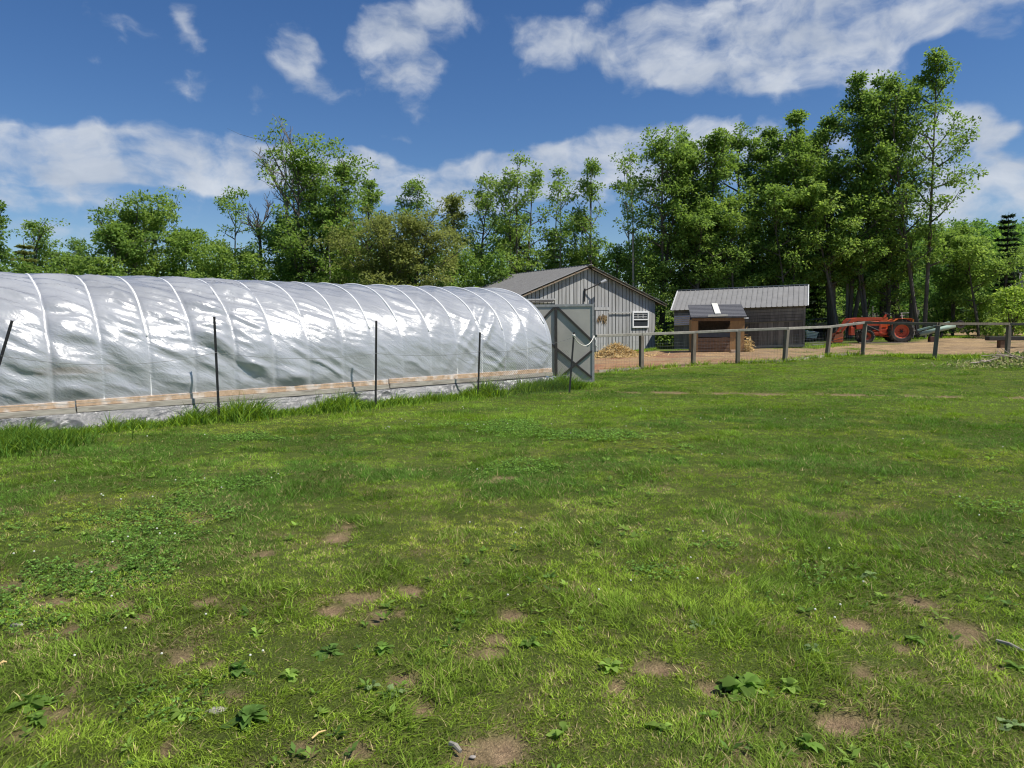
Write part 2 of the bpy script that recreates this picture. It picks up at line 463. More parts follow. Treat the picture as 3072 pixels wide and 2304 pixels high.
# ------------------------------------------------------------------ ground sheet
def build_ground():
    r = [.4]
    while r[-1] < 1200: r.append(r[-1] * 1.0155 + .002)
    r = np.array(r)
    th = np.concatenate([np.arange(-52, 52, .36), np.arange(52, 308, 4.0)]) * math.pi / 180
    nr, nt = len(r), len(th)
    X = r[:, None] * np.sin(th)[None]; Y = r[:, None] * np.cos(th)[None]
    x, y = X.ravel(), Y.ravel()
    s, yard = soil_of(x, y)
    ins, t, w = gh_inside(x, y)
    z = gz(x, y) + .035 * (fbm2(x * .8, y * .8, 2) - .5) * sstep(1, 4, np.hypot(x, y)) - .02 * s * (1 - yard)
    z += .05 * yard * (fbm2(x * 1.1, y * 1.1, 8) - .5)
    big = fbm2(x * .35, y * .5, 12); fine = fbm2(x * 5, y * 5, 14)
    turf = np.array([.074, .124, .020]) * (1 - big[:, None] * .5) + np.array([.13, .125, .035]) * (.2 + .4 * fine[:, None])
    earth = np.array([.36, .25, .145]) * (.75 + .5 * fine[:, None])
    red = sstep(12, 3, x)[:, None] * yard[:, None] * sstep(.35, .6, fbm2(x * .5, y * .9, 23))[:, None]
    straw = yard[:, None] * sstep(.45, .62, fbm2(x * 1.5, y * 2.5, 29))[:, None] * .5
    earth = earth * (1 - yard[:, None]) + yard[:, None] * np.array([.36, .255, .15]) * (.5 + .9 * fine[:, None])
    earth = earth * (1 - .75 * red) + np.array([.36, .16, .095]) * .75 * red
    earth = earth * (1 - straw) + np.array([.52, .36, .18]) * straw
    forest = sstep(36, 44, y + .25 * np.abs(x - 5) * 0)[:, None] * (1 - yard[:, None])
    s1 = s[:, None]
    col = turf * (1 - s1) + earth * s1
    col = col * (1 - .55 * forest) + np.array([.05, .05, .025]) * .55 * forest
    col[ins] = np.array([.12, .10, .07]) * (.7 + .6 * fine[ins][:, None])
    idx = np.arange(nr * nt).reshape(nr, nt)
    a, b = idx[:-1], idx[1:]
    F = np.stack([a, np.roll(a, -1, 1), np.roll(b, -1, 1), b], -1).reshape(-1, 4)[:, ::-1]
    V = np.stack([x, y, z], 1)
    c = np.array([[0, 0, 0.0]])
    m, N, L = nodes_of('ground')
    out = N.new('ShaderNodeOutputMaterial'); bs = N.new('ShaderNodeBsdfPrincipled'); bs.inputs['Roughness'].default_value = .95
    bs.inputs['Specular IOR Level'].default_value = .1
    L.new(bs.outputs[0], out.inputs[0])
    at_ = N.new('ShaderNodeAttribute'); at_.attribute_name = 'tone'
    tc = N.new('ShaderNodeTexCoord')
    def noise(sc, de):
        n = N.new('ShaderNodeTexNoise'); n.inputs['Scale'].default_value = sc; n.inputs['Detail'].default_value = de; n.inputs['Roughness'].default_value = .7
        L.new(tc.outputs['Object'], n.inputs['Vector']); return n.outputs['Fac']
    n1 = noise(14, 8); n2 = noise(90, 4)
    mr = N.new('ShaderNodeMapRange'); mr.inputs[1].default_value = .3; mr.inputs[2].default_value = .7; mr.inputs[3].default_value = .55; mr.inputs[4].default_value = 1.4
    L.new(n1, mr.inputs[0])
    mr2 = N.new('ShaderNodeMapRange'); mr2.inputs[1].default_value = .3; mr2.inputs[2].default_value = .7; mr2.inputs[3].default_value = .6; mr2.inputs[4].default_value = 1.4
    L.new(n2, mr2.inputs[0])
    mu = N.new('ShaderNodeMath'); mu.operation = 'MULTIPLY'; L.new(mr.outputs[0], mu.inputs[0]); L.new(mr2.outputs[0], mu.inputs[1])
    hs = N.new('ShaderNodeHueSaturation'); L.new(mu.outputs[0], hs.inputs['Value']); L.new(at_.outputs['Color'], hs.inputs['Color'])
    L.new(hs.outputs[0], bs.inputs['Base Color'])
    bp = N.new('ShaderNodeBump'); bp.inputs['Strength'].default_value = .8; bp.inputs['Distance'].default_value = .03
    L.new(mu.outputs[0], bp.inputs['Height']); L.new(bp.outputs[0], bs.inputs['Normal'])
    o = np_obj('ground', V, F, m, tone=col, smooth=True)
    tag(o, kind='structure')
build_ground()

# ------------------------------------------------------------------ shared surfaces
M_GREY = mat('weathered_grey_board', (.42, .42, .41), (.335, .333, .322), scale=9, stretch=(4, 4, .35), rough=.85, bump=.25, island=.12, c3=(.20, .19, .17), c3amt=.5)
M_DARKGAP = mat('dark_gap', (.035, .033, .03), (.05, .045, .04), scale=5, rough=.95)
M_ROOF = mat('painted_metal_roof', (.27, .265, .258), (.22, .215, .21), scale=3, rough=.7, spec=.12, c3=(.25, .24, .228), c3amt=.5, c3scale=1.2)
M_SHEDW = mat('dark_weathered_board', (.165, .152, .132), (.10, .092, .08), scale=7, stretch=(3, 3, .4), rough=.9, bump=.3, island=.35, c3=(.23, .205, .17), c3amt=.6)
M_WHITE = mat('white_plastic', (.80, .80, .78), (.72, .72, .70), scale=8, rough=.4)
M_DKMETAL = mat('dark_steel', (.028, .028, .03), (.045, .04, .038), scale=30, rough=.6, spec=.4)
M_RAIL = mat('weathered_rail', (.36, .335, .28), (.25, .23, .19), scale=10, stretch=(1, 1, 1), rough=.9, bump=.3, c3=(.20, .18, .15), c3amt=.6)
M_BROWNW = mat('brown_wood', (.25, .15, .085), (.16, .095, .055), scale=8, stretch=(1, 3, 1), rough=.85, bump=.2, island=.2)
M_TANW = mat('pale_tan_wood', (.60, .43, .29), (.40, .27, .17), scale=13, rough=.6, bump=.3, c3=(.74, .68, .62), c3amt=.75, c3scale=5)  # pale streak tone paints in highlights of wrinkled film over the inner board
M_ORANGEW = mat('orange_plywood', (.46, .27, .115), (.35, .195, .08), scale=5, stretch=(1, 1, .3), rough=.8, bump=.1, c3=(.16, .085, .04), c3amt=.7)

# ------------------------------------------------------------------ greenhouse
def film_mat(name, clear, bumpamt, rough=.2, col=(.88, .895, .915, 1)):
    m, N, L = nodes_of(name)
    out = N.new('ShaderNodeOutputMaterial')
    tc = N.new('ShaderNodeTexCoord')
    mp = N.new('ShaderNodeMapping'); mp.inputs['Scale'].default_value = (1, 1, 1)
    L.new(tc.outputs['UV'], mp.inputs[0])
    def noise(sx, sy, sc, de, warp=1.5):
        q0 = N.new('ShaderNodeMapping'); q0.inputs['Rotation'].default_value = (0, 0, R(-34))
        q = N.new('ShaderNodeMapping'); q.inputs['Scale'].default_value = (sx, sy, 1)
        L.new(mp.outputs[0], q0.inputs[0]); L.new(q0.outputs[0], q.inputs[0])
        n = N.new('ShaderNodeTexNoise'); n.inputs['Scale'].default_value = sc; n.inputs['Detail'].default_value = de; n.inputs['Distortion'].default_value = warp
        L.new(q.outputs[0], n.inputs['Vector']); return n.outputs['Fac']
    n1 = noise(.6, 2.2, 2.2, 6, 1.2); n2 = noise(1.3, 3.2, 6, 4, 1.6)
    ad = N.new('ShaderNodeMath'); ad.operation = 'MULTIPLY_ADD'; ad.inputs[1].default_value = .45
    L.new(n2, ad.inputs[0]); L.new(n1, ad.inputs[2])
    bp = N.new('ShaderNodeBump'); bp.inputs['Strength'].default_value = bumpamt; bp.inputs['Distance'].default_value = .10
    L.new(ad.outputs[0], bp.inputs['Height'])
    b = N.new('ShaderNodeBsdfPrincipled'); b.inputs['Base Color'].default_value = col
    b.inputs['Roughness'].default_value = rough; b.inputs['Specular IOR Level'].default_value = .85
    L.new(bp.outputs[0], b.inputs['Normal'])
    t = N.new('ShaderNodeBsdfTranslucent'); t.inputs['Color'].default_value = col; L.new(bp.outputs[0], t.inputs['Normal'])
    mx = N.new('ShaderNodeMixShader'); mx.inputs[0].default_value = .5
    L.new(b.outputs[0], mx.inputs[1]); L.new(t.outputs[0], mx.inputs[2])
    tr = N.new('ShaderNodeBsdfTransparent'); tr.inputs['Color'].default_value = (.93, .95, .97, 1)
    gl = N.new('ShaderNodeBsdfGlossy'); gl.inputs['Roughness'].default_value = rough * .85; L.new(bp.outputs[0], gl.inputs['Normal'])
    # milky parts and clear parts of the film
    n3 = noise(.5, 1.2, .9, 3, .5)
    mr = N.new('ShaderNodeMapRange'); mr.inputs[1].default_value = .3; mr.inputs[2].default_value = .7; mr.inputs[3].default_value = clear - .1; mr.inputs[4].default_value = clear + .1
    L.new(n3, mr.inputs[0])
    m2 = N.new('ShaderNodeMixShader'); L.new(mr.outputs[0], m2.inputs[0]); L.new(mx.outputs[0], m2.inputs[1]); L.new(tr.outputs[0], m2.inputs[2])
    fr = N.new('ShaderNodeFresnel'); fr.inputs['IOR'].default_value = 1.5; L.new(bp.outputs[0], fr.inputs['Normal'])
    ma = N.new('ShaderNodeMath'); ma.operation = 'MULTIPLY_ADD'; ma.inputs[1].default_value = .9; ma.inputs[2].default_value = .045
    L.new(fr.outputs[0], ma.inputs[0])
    m3 = N.new('ShaderNodeMixShader'); L.new(ma.outputs[0], m3.inputs[0]); L.new(m2.outputs[0], m3.inputs[1]); L.new(gl.outputs[0], m3.inputs[2])
    L.new(m3.outputs[0], out.inputs[0])
    return m
RIB = [.05 + .697 * k for k in range(23)]
def profile(n_wall=8, n_arc=48, zlo=0.0, inset=0.0, wmax=None):
    """points (w, z, outward normal w/z) up the near wall, over the top and down the far wall"""
    P = []
    for i in range(n_wall): P.append((inset, zlo + (GZ0 - zlo) * i / n_wall, -1, 0))
    for i in range(n_arc + 1):
        th = math.pi * i / n_arc
        c, s = math.cos(th), math.sin(th)
        nx, nz = -c / GHW, s / GB; l = math.hypot(nx, nz)
        P.append((GHW - (GHW - inset) * c, GZ0 + (GB - inset) * s, nx / l, nz / l))
    for i in range(n_wall): P.append((2 * GHW - inset, GZ0 + (zlo - GZ0) * (i + 1) / n_wall, 1, 0))
    return P
def set_uv(o, U):
    me = o.data; uv = me.uv_layers.new(name='uv')
    li = np.empty(len(me.loops), np.int32); me.loops.foreach_get('vertex_index', li)
    uv.data.foreach_set('uv', U[li].astype(np.float32).ravel())
M_PLANK = mat('pale_weathered_plank', (.44, .40, .33), (.31, .28, .23), scale=8, stretch=(.6, .6, 3), rough=.9, bump=.3, c3=(.20, .17, .14), c3amt=.6, c3scale=4)
def build_greenhouse():
    gh = thing('greenhouse', GH(0, 0, 0), 'long hoop greenhouse under wrinkled clear plastic film with white ribs', 'greenhouse')
    m_film = film_mat('greenhouse_film', .19, .22, rough=.32, col=(.84, .86, .89, 1))
    m_skirt = film_mat('skirt_film', .5, .4, rough=.34, col=(.36, .36, .355, 1))
    # --- main cover: fine grid, sagging between hoops and folded like loose film
    pr = profile(26, 150, .33)
    W = np.array([p[0] for p in pr]); Z = np.array([p[1] for p in pr]); NW = np.array([p[2] for p in pr]); NZ = np.array([p[3] for p in pr])
    S = np.concatenate([[0], np.cumsum(np.hypot(np.diff(W), np.diff(Z)))])
    T = np.arange(-.06, GLEN, .035)
    tt, ss = np.meshgrid(T, S, indexing='ij')
    fr = ((tt - RIB[0]) / .697) % 1.0
    bay = np.sin(np.pi * fr)
    cell = np.floor((tt - RIB[0]) / .697)
    amp = .35 + 1.1 * vnoise(cell * .9 + 3, ss * .7, 4)
    left = sstep(2.5, 8, tt)
    def ridge(u, v, sd): return 1 - np.abs(2 * vnoise(u, v, sd) - 1)
    wx = tt + .25 * fbm2(tt * 1.3, ss * 1.3, 71); wy = ss + .22 * fbm2(tt * 1.6, ss * 1.2, 72)
    f1 = ridge(wx * .32 + wy * .2, wy * 2.3 - wx * 1.6, 51) ** 1.3
    f2 = ridge(wx * .5, wy * 4.8 - wx * 2.7, 52) ** 1.5
    f3 = ridge(wx * .8, wy * 8.5 - wx * 2.2, 53) ** 1.6 + .6 * ridge(wx * 1.1 + 9, wy * 12 - wx * 6, 58) ** 2
    f4 = ridge(wx * .4 + 4, wy * 2.0 + wx * 2.6, 54) ** 1.4
    mid = np.exp(-((ss - 1.35) / .55) ** 2)
    low = np.exp(-(ss / .28) ** 2)
    d = -.035 * bay ** .8 * (1 + .3 * amp)
    d += bay ** .5 * amp * ((.080 * f1 + .055 * f2) * (.45 + .55 * left) + .055 * f4 * (1 - .75 * left) + .034 * f3 * (.35 + mid) * (.35 + .65 * left))
    d += low * .03 * (ridge(tt * 3.2, ss * 2.0 + tt * .8, 61) - .5) * (ss > .02)
    topq = np.exp(-((ss - S[len(S) // 2]) / .9) ** 2)
    d *= 1 - .55 * topq
    d += .004 * bay * np.sin(ss * 30 + tt * 3 + 3 * vnoise(tt, ss, 63)) * topq
    edge = sstep(-.06, .05, tt) * sstep(.06, .34, ss); d *= edge
    wv = W[None] + NW[None] * (d + .012); zv = Z[None] + NZ[None] * (d + .012)
    zv = zv - .02 * np.sin(tt * .55) * (ss > 1.2) * topq
    V = np.stack([GP0.x - GA.x * tt + GN.x * wv, GP0.y - GA.y * tt + GN.y * wv, zv], -1).reshape(-1, 3)
    nt, ns = tt.shape; idx = np.arange(nt * ns).reshape(nt, ns)
    F = np.stack([idx[:-1, :-1], idx[:-1, 1:], idx[1:, 1:], idx[1:, :-1]], -1).reshape(-1, 4)
    o = np_obj('cover', V, F, m_film, gh, smooth=True)
    set_uv(o, np.stack([tt.ravel(), ss.ravel()], 1))
    # --- crumpled skirt under the base board
    T = np.arange(-.02, GLEN, .022); S2 = np.linspace(0, 1, 26)
    tt, ss = np.meshgrid(T, S2, indexing='ij')
    c = ridge(tt * 1.7 + .9 * vnoise(tt * 1.3, ss * 2, 80), ss * .8 + tt * .6, 81); c2 = ridge(tt * 3.4, ss * 1.4 - tt * 1.2, 82)
    dd = (.09 * c + .045 * c2) * (.4 + .6 * ss) * sstep(0, .15, ss)
    wv = -.045 - .10 * ss ** 1.5 - dd; zv = .30 * (1 - ss) + .0
    V = np.stack([GP0.x - GA.x * tt + GN.x * wv, GP0.y - GA.y * tt + GN.y * wv, zv], -1).reshape(-1, 3)
    nt, ns = tt.shape; idx = np.arange(nt * ns).reshape(nt, ns)
    F = np.stack([idx[:-1, :-1], idx[:-1, 1:], idx[1:, 1:], idx[1:, :-1]], -1).reshape(-1, 4)[:, ::-1]
    o = np_obj('skirt', V, F, m_skirt, gh, smooth=True)
    set_uv(o, np.stack([tt.ravel() * 2, ss.ravel() * .6], 1))
    # --- frame: hoops, purlins, white covers clipped over the hoops
    pp = profile(4, 40, 0.0, .0)
    for k, t in enumerate(RIB):
        MB().tube([GH(t, p[0], p[1]) for p in pp], .018, 8).build('hoop', M_WHITE, gh, smooth=True)
        zend = 1.52 + .13 * math.sin(k * 2.3) + (.12 if k % 5 == 4 else 0)
        cv = [(p[0] + p[2] * .022, p[1] + p[3] * .022) for p in profile(4, 64, 0.0, 0) if (p[1] > zend and p[0] < GHW * 1.35)]
        MB().tube([GH(t + .012 * math.sin(i * .35 + k), *c) for i, c in enumerate(cv)], .019, 8).build('rib_cover', M_WHITE, gh, smooth=True)
    for (w, z) in ((.06, .70), (.09, 1.18), (GHW, GZ0 + GB - .075), (2 * GHW - .06, .70), (2 * GHW - .09, 1.18)):
        MB().tube([GH(GLEN * i / 12, w, z) for i in range(13)], .018, 6).build('purlin', M_WHITE, gh, smooth=True)
    # --- base boards: tan inner board behind the film, grey planks in front, two lengths with a butt joint
    for (t0, t1, dz) in ((-.04, 4.6, .0), (4.62, 10.2, -.012), (10.22, GLEN, -.02)):
        MB().box(GH((t0 + t1) / 2, -.024, .432 + dz), GA * (t1 - t0) / 2, GN * .016, (0, 0, .047)).build('inner_board', M_TANW, gh, bevel=.004)
        MB().box(GH((t0 + t1) / 2, -.052, .335 + dz), GA * (t1 - t0) / 2, GN * .02, (0, 0, .044)).build('base_board', M_PLANK, gh, bevel=.004)
        MB().box(GH((t0 + t1) / 2, -.060, .276 + dz), GA * (t1 - t0) / 2, GN * .010, (0, 0, .0145)).build('dark_strip', M_DKMETAL, gh)  # dark strip running just below the base board
    MB().box(GH(GLEN / 2, 2 * GHW + .02, .2), GA * GLEN / 2, GN * .02, (0, 0, .2)).build('base_board', M_RAIL, gh)
    # --- end walls of film with a doorway, end posts
    hx = solve_px(lambda w: GH(0, w, 1.2), 1553, .2, 3.5)
    for tt0, lo, hi in ((-.03, hx, hx + 1.75), (GLEN - .03, 1.4, 3.0)):
        mb = MB(); arc = [p for p in profile(2, 40, .0, .02)]
        def top(w): return GZ0 + GB * math.sqrt(max(0, 1 - ((w - GHW) / GHW) ** 2)) - .03
        for (a, b, z0) in ((.03, lo, 0), (hi, 2 * GHW - .03, 0), (lo, hi, 2.05)):
            n = 8
            for i in range(n):
                w0, w1 = a + (b - a) * i / n, a + (b - a) * (i + 1) / n
                mb.quad(GH(tt0, w0, z0), GH(tt0, w1, z0), GH(tt0, w1, max(z0 + .01, top(w1))), GH(tt0, w0, max(z0 + .01, top(w0))))
        mb.build('end_wall', m_film, gh)
        for w in (lo - .03, hi + .03):
            MB().box(GH(tt0 + .06, w, top(w) / 2), GA * .02, GN * .03, (0, 0, top(w) / 2)).build('door_post', M_RAIL, gh)
    # --- loose corner flap at the near end
    c0, c1, c2 = GH(.25, -.075, .30), GH(-.10, -.06, .28), GH(-.42, -.22, .015)
    mb = MB(); n = 10
    for i in range(n):
        for j in range(n - i):
            def q(a, b):
                u, v = a / n, b / n
                p = c0 + (c1 - c0) * u + (c2 - c0) * v
                return p + Vector((.35, -.45, 0)) * (.05 * math.sin(u * 9 + v * 4) * (.2 + v)) + Vector((0, 0, -.24 * v * (1 - u - v)))
            mb.quad(q(i, j), q(i + 1, j), q(i, j + 1))
            if i + j < n - 1: mb.quad(q(i + 1, j), q(i + 1, j + 1), q(i, j + 1))
    o = mb.build('corner_flap', m_skirt, gh, smooth=True)
    # --- end door swung open, square to the picture
    m_sheet = mat('door_sheet', (.50, .465, .40), (.43, .40, .345), scale=2, rough=.55, spec=.4, c3=(.30, .30, .26), c3amt=.35, c3scale=1.2)
    m_brace = mat('door_brace', (.06, .055, .048), (.045, .041, .036), scale=12, rough=.9, bump=.3)
    m_edge = mat('door_frame_wood', (.40, .40, .385), (.28, .275, .26), scale=12, rough=.85, bump=.2)
    hp = GH(-.08, hx, 0)
    x0, Y = hp.x, hp.y
    x1 = at(1783, 1050, Y - .05).x
    zb, zt = .03, at(1783, 912, Y).z
    A = Vector((x0, Y, 0)); E = Vector((x1 - x0, -.05, 0)); ln = E.length; e = E / ln; fwd = Vector((-e.y, e.x, 0)) * -1
    def D(u, z, f=0): return A + e * u + fwd * f + Vector((0, 0, z))
    door = MB().box(D(ln / 2, (zb + zt) / 2, 0), e * (ln / 2 - .01), fwd * .006, (0, 0, (zt - zb) / 2 - .01)).build('door', m_sheet, gh)
    fr = MB()
    fr.box(D(.03, (zb + zt) / 2, .0), e * .03, fwd * .024, (0, 0, (zt - zb) / 2)).box(D(ln - .03, (zb + zt) / 2, 0), e * .03, fwd * .024, (0, 0, (zt - zb) / 2))
    fr.box(D(ln / 2, zt - .03, 0), e * (ln / 2 - .061), fwd * .022, (0, 0, .03)).box(D(ln / 2, zb + .03, 0), e * (ln / 2 - .061), fwd * .022, (0, 0, .03))
    fr.build('frame', m_edge, door)
    mid = solve_px(lambda u: D(u, 1), 1668, 0, ln)
    MB().box(D(mid, (zb + zt) / 2, .026), e * .035, fwd * .016, (0, 0, (zt - zb) / 2 - .065)).build('brace', m_brace, door)
    for (u0, z0, u1, z1, f) in ((mid + .05, zt - .09, ln - .07, 1.13, .026), (mid - .05, zt - .09, .07, 1.13, .026), (mid + .05, zb + .10, ln - .07, .86, .026), (mid - .05, zb + .10, .07, .86, .026),
                                (.45, 1.35, ln - .08, zb + .14, .027)):
        wd = .055
        MB().bar(D(u0, z0, f), D(u1, z1, f), .028 if f < .0265 else .024, wd, up=(0, 0, 1)).build('brace', m_brace, door)
    return gh
build_greenhouse()

# tan plank lying on the inside purlin, glowing through the film at the left
o = MB().box(GH(10.15, .17, .93), GA * .55, GN * .09, (0, 0, .055)).build('plank', mat('warm_plank', (.70, .42, .20), (.6, .36, .18), scale=5, rough=.8), loc=GH(10.15, .17, .9))
tag(o, 'orange tan plank glimpsed through the plastic film beside the leaning stake', 'plank')

# ------------------------------------------------------------------ barn
def ribbed_roof(mb, o, along, down, L1, L2, pitch=.23, h=.034, nrm=None):
    """metal sheet from the ridge point o: runs L1 along the ridge and L2 down the slope, with raised ribs"""
    along, down = Vector(along).normalized(), Vector(down).normalized()
    nrm = along.cross(down).normalized()
    if nrm.z < 0: nrm = -nrm
    mb.seam = []
    s = 0; st = []
    while s < L1:
        for (ds, hh) in ((0, 0), (pitch * .74, 0), (pitch * .80, h), (pitch * .92, h), (pitch * .985, 0)):
            if s + ds <= L1: st.append((s + ds, hh))
        s += pitch
    st.append((L1, 0))
    rows = [0, L2 * .33, L2 * .66, L2]
    i0 = len(mb.v)
    for (a, hh) in st:
        for k, r in enumerate(rows): mb.v.append(Vector(o) + along * a + down * r + nrm * hh)
    nr = len(rows)
    for i in range(len(st) - 1):
        for k in range(nr - 1):
            p = i0 + i * nr + k
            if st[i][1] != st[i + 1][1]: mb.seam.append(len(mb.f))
            mb.f.append((p, p + 1, p + nr + 1, p + nr))
def paint_rib_shade(o, mb):      # rib flanks coloured dark to draw in the shading lines of the ribs
    o.data.materials.append(M_RIB_SHADE)
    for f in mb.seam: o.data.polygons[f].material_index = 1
M_RIB_SHADE = mat('roof_rib_shade', (.17, .166, .16), (.13, .127, .122), scale=6, rough=.8)
BD = Vector((.848, .53, 0)).normalized(); BR = Vector((-BD.y, BD.x, 0)); BF = -BR      # along gable, ridge direction, gable normal
BC = ground_at(1964, 1045)
def build_barn():
    barn_ridge_s = solve_px(lambda s: BC - BD * s + Vector((0, 0, 3.3)), 1761, .5, 9)
    hw = barn_ridge_s; Wd = 2 * hw
    zg = BC.z - .15
    ze = at(1965, 903, BC.y).z
    rp = BC - BD * hw
    zr = at(1761, 799, rp.y).z
    slope = (zr - ze) / hw
    bn = thing('barn', (rp.x, rp.y, G(rp.x, rp.y)), 'grey board barn with brown grey metal gable roof and white framed window', 'barn')
    Lb = 6.2
    def P(s, d, z): return Vector((BC.x - BD.x * s + BR.x * d, BC.y - BD.y * s + BR.y * d, z))       # s from right corner leftwards, d back
    def topz(s): return ze + slope * (hw - abs(s - hw)) - .05
    # dark core behind the boards
    mb = MB()
    mb.prism([P(0.02, .03, zg), P(Wd - .02, .03, zg), P(Wd - .02, .03, topz(Wd)), P(hw, .03, topz(hw)), P(.02, .03, topz(0))], BR * (Lb - .06))
    mb.build('wall_core', M_DARKGAP, bn)
    mb = MB(); s = 0.0; rr = random.Random(3)
    while s < Wd - .02:
        w = min(.205 + rr.uniform(-.02, .02), Wd - s)
        g = rr.uniform(.028, .048)
        a, b = s + g / 2, s + w - g / 2
        lo = G(P(s, 0, 0).x, P(s, 0, 0).y) - .05 + rr.uniform(0, .05)
        off = -BF * 0 + BF * rr.uniform(0, .006)
        pts = [P(a, .028, lo), P(b, .028, lo), P(b, .028, topz(b)), P(a, .028, topz(a))]
        if a < hw < b: pts.insert(3, P(hw, .028, topz(hw)))
        mb.prism([p + off for p in pts], BF * .026)
        s += w
    mb.build('wall', M_GREY, bn)
    # long side walls
    for sd, sgn in ((0, 1), (Wd, -1)):
        mb = MB(); d = 0.0
        while d < Lb - .02:
            w = .21
            a, b = d + .012, min(d + w - .012, Lb)
            mb.prism([P(sd, a, zg), P(sd, b, zg), P(sd, b, topz(0)), P(sd, a, topz(0))], BD * (.025 * sgn)); d += w
        mb.build('side_wall', M_GREY, bn)
    # roof
    ov, eo = .29, .62
    for sgn in (1, -1):
        mb = MB()
        down = (BD * sgn + Vector((0, 0, -slope))).normalized()
        o = P(hw, -ov, zr + .04)
        ribbed_roof(mb, o, BR, down, Lb + 2 * ov, (hw + eo) * math.sqrt(1 + slope * slope))
        r = mb.build('roof', M_ROOF, bn); paint_rib_shade(r, mb)
        md = r.modifiers.new('thick', 'SOLIDIFY'); md.thickness = .012; md.offset = -1
        # purlins and rake boards under the sheet, ends showing at the gable
        mb = MB(); n = 8
        for i in range(n):
            q = (i + .4) / n * (hw + eo) * math.sqrt(1 + slope * slope)
            c = o + down * q + Vector((0, 0, -.05))
            mb.bar(c + BR * .03, c + BR * (Lb + 2 * ov - .06), .09, .035)
        mb.build('purlin', M_BROWNW, bn)
        mb = MB()
        mb.bar(o + BR * .06 + Vector((0, 0, -.10)) + down * .12, o + BR * .06 + down * ((hw + eo) * math.sqrt(1 + slope * slope) - .05) + Vector((0, 0, -.10)), .03, .05)
        mb.build('rake_board', mat('rake_wood', (.34, .27, .20), (.22, .16, .11), scale=9, rough=.9), bn)
    MB().bar(P(hw, -ov - .02, zr + .055), P(hw, Lb + ov, zr + .055), .22, .03).build('ridge_cap', M_ROOF, bn)
    # window, set in the right half
    def wallpt(px, py, f=0.):
        s = solve_px(lambda q: P(q, 0, 1.7), px, 0, Wd)
        p = P(s, 0, 0)
        return s, at(px, py, p.y).z
    s1, zt1 = wallpt(1895, 933); s0, zb0 = wallpt(1944, 983)
    zt1 -= .02
    cx, cz, hx_, hz = (s0 + s1) / 2, (zt1 + zb0) / 2, (s1 - s0) / 2, (zt1 - zb0) / 2
    def W(u, v, f): return P(cx - u, -f, cz + v)
    wn_ = MB()
    t = .075
    for (u, v, a, b) in ((-hx_ + t / 2, 0, t / 2, hz), (hx_ - t / 2, 0, t / 2, hz), (0, hz - t / 2, hx_ - t, t / 2), (0, -hz + t / 2, hx_ - t, t / 2), (0, .0, hx_ - t, .028)):
        wn_.box(W(u, v, .03), BD * a, BF * .045, (0, 0, b))
    wf = wn_.build('window', M_WHITE, bn, bevel=.006)
    mb = MB()
    for i in (-1, 1): mb.box(W(i * hx_ * .31, hz / 2, .035), BD * .011, BF * .012, (0, 0, hz / 2 - .06))
    for i in (-1, 1): mb.box(W(0, hz / 2 + i * hz * .17, .037), BD * (hx_ - t), BF * .010, (0, 0, .011))
    mb.build('muntins', M_WHITE, wf)
    m_gl = mat('window_glass', (.035, .04, .045), (.05, .055, .06), scale=3, rough=.08, spec=.7)
    MB().box(W(0, 0, .028), BD * (hx_ - .04), BF * .006, (0, 0, hz - .04)).build('pane', m_gl, wf)
    # trim board left of the window, door leaf with header, brown stain on it
    sa, za = wallpt(1822, 937); sb, _ = wallpt(1893, 934)
    MB().bar(P(sa, -.075, za), P(sb, -.075, za), .03, .05).build('trim_board', M_GREY, bn)
    sl, zl = wallpt(1783, 926); sr, _ = wallpt(1822, 930)
    dz0 = G(P(sl, 0, 0).x, P(sl, 0, 0).y) + .03
    mb = MB(); k = 5
    for i in range(k):
        a = sl + (sr - sl) * i / k; b = sl + (sr - sl) * (i + 1) / k
        mb.prism([P(a - .012, -.062, dz0), P(b + .012, -.062, dz0 + .02), P(b + .012, -.062, zl - .03), P(a - .012, -.062, zl - .03)], BF * .028)
    dr = mb.build('door', M_GREY, bn)
    mb = MB(); mb.bar(P(sl + .06, -.085, zl), P(sr - .06, -.085, zl), .05, .13); mb.build('header', M_GREY, dr)
    mb = MB(); rr = random.Random(5); cs, cz_ = wallpt(1803, 957)
    for i in range(70):
        a = rr.uniform(-.32, .25); z0 = cz_ + rr.uniform(.0, .24) - abs(a) * .3
        mb.tube([P(cs - a, -.098, z0), P(cs - a - rr.uniform(-.04, .06), -.108 - rr.uniform(0, .04), z0 - rr.uniform(.05, .25))], .009, 4)
    mb.build('dried_bunch', mat('dried_brown', (.20, .13, .07), (.33, .24, .12), scale=8, rough=.95, island=.4), dr)
    # yard lamp on its arm
    sa, za = wallpt(1751, 905); sb, zb = wallpt(1753, 870)
    lp = MB().tube([P(sa, -.06, za), P(sb, -.06, zb + .06)], .035, 8).build('lamp_post', M_DKMETAL, bn)
    tip = P(sb, -.1, zb) + BD * .75 + BF * .35 + Vector((0, 0, .36))
    MB().tube([P(sb, -.06, zb - .02), tip], .028, 8).build('lamp_arm', M_DKMETAL, lp)
    MB().tube([tip - BD * .15 - Vector((0, 0, .04)), tip + BD * .12 + Vector((0, 0, .06))], [.05, .085], 10).build('lamp_head', mat('lamp_grey', (.35, .36, .37), rough=.4), lp)
    # dark pipes racked on the wall above the greenhouse door
    for i, (pa, pb) in enumerate((((1572, 899), (1668, 898)), ((1576, 903), (1655, 901.5)), ((1582, 909), (1650, 904)))):
        s_a, z_a = wallpt(*pa); s_b, z_b = wallpt(*pb)
        MB().bar(P(s_a, -.12 - .05 * i, z_a), P(s_b, -.12 - .05 * i, z_b), .05, .06).build('wall_rail', mat('rail_dark', (.09, .085, .08), rough=.8) if i else M_GREY, bn)
build_barn()

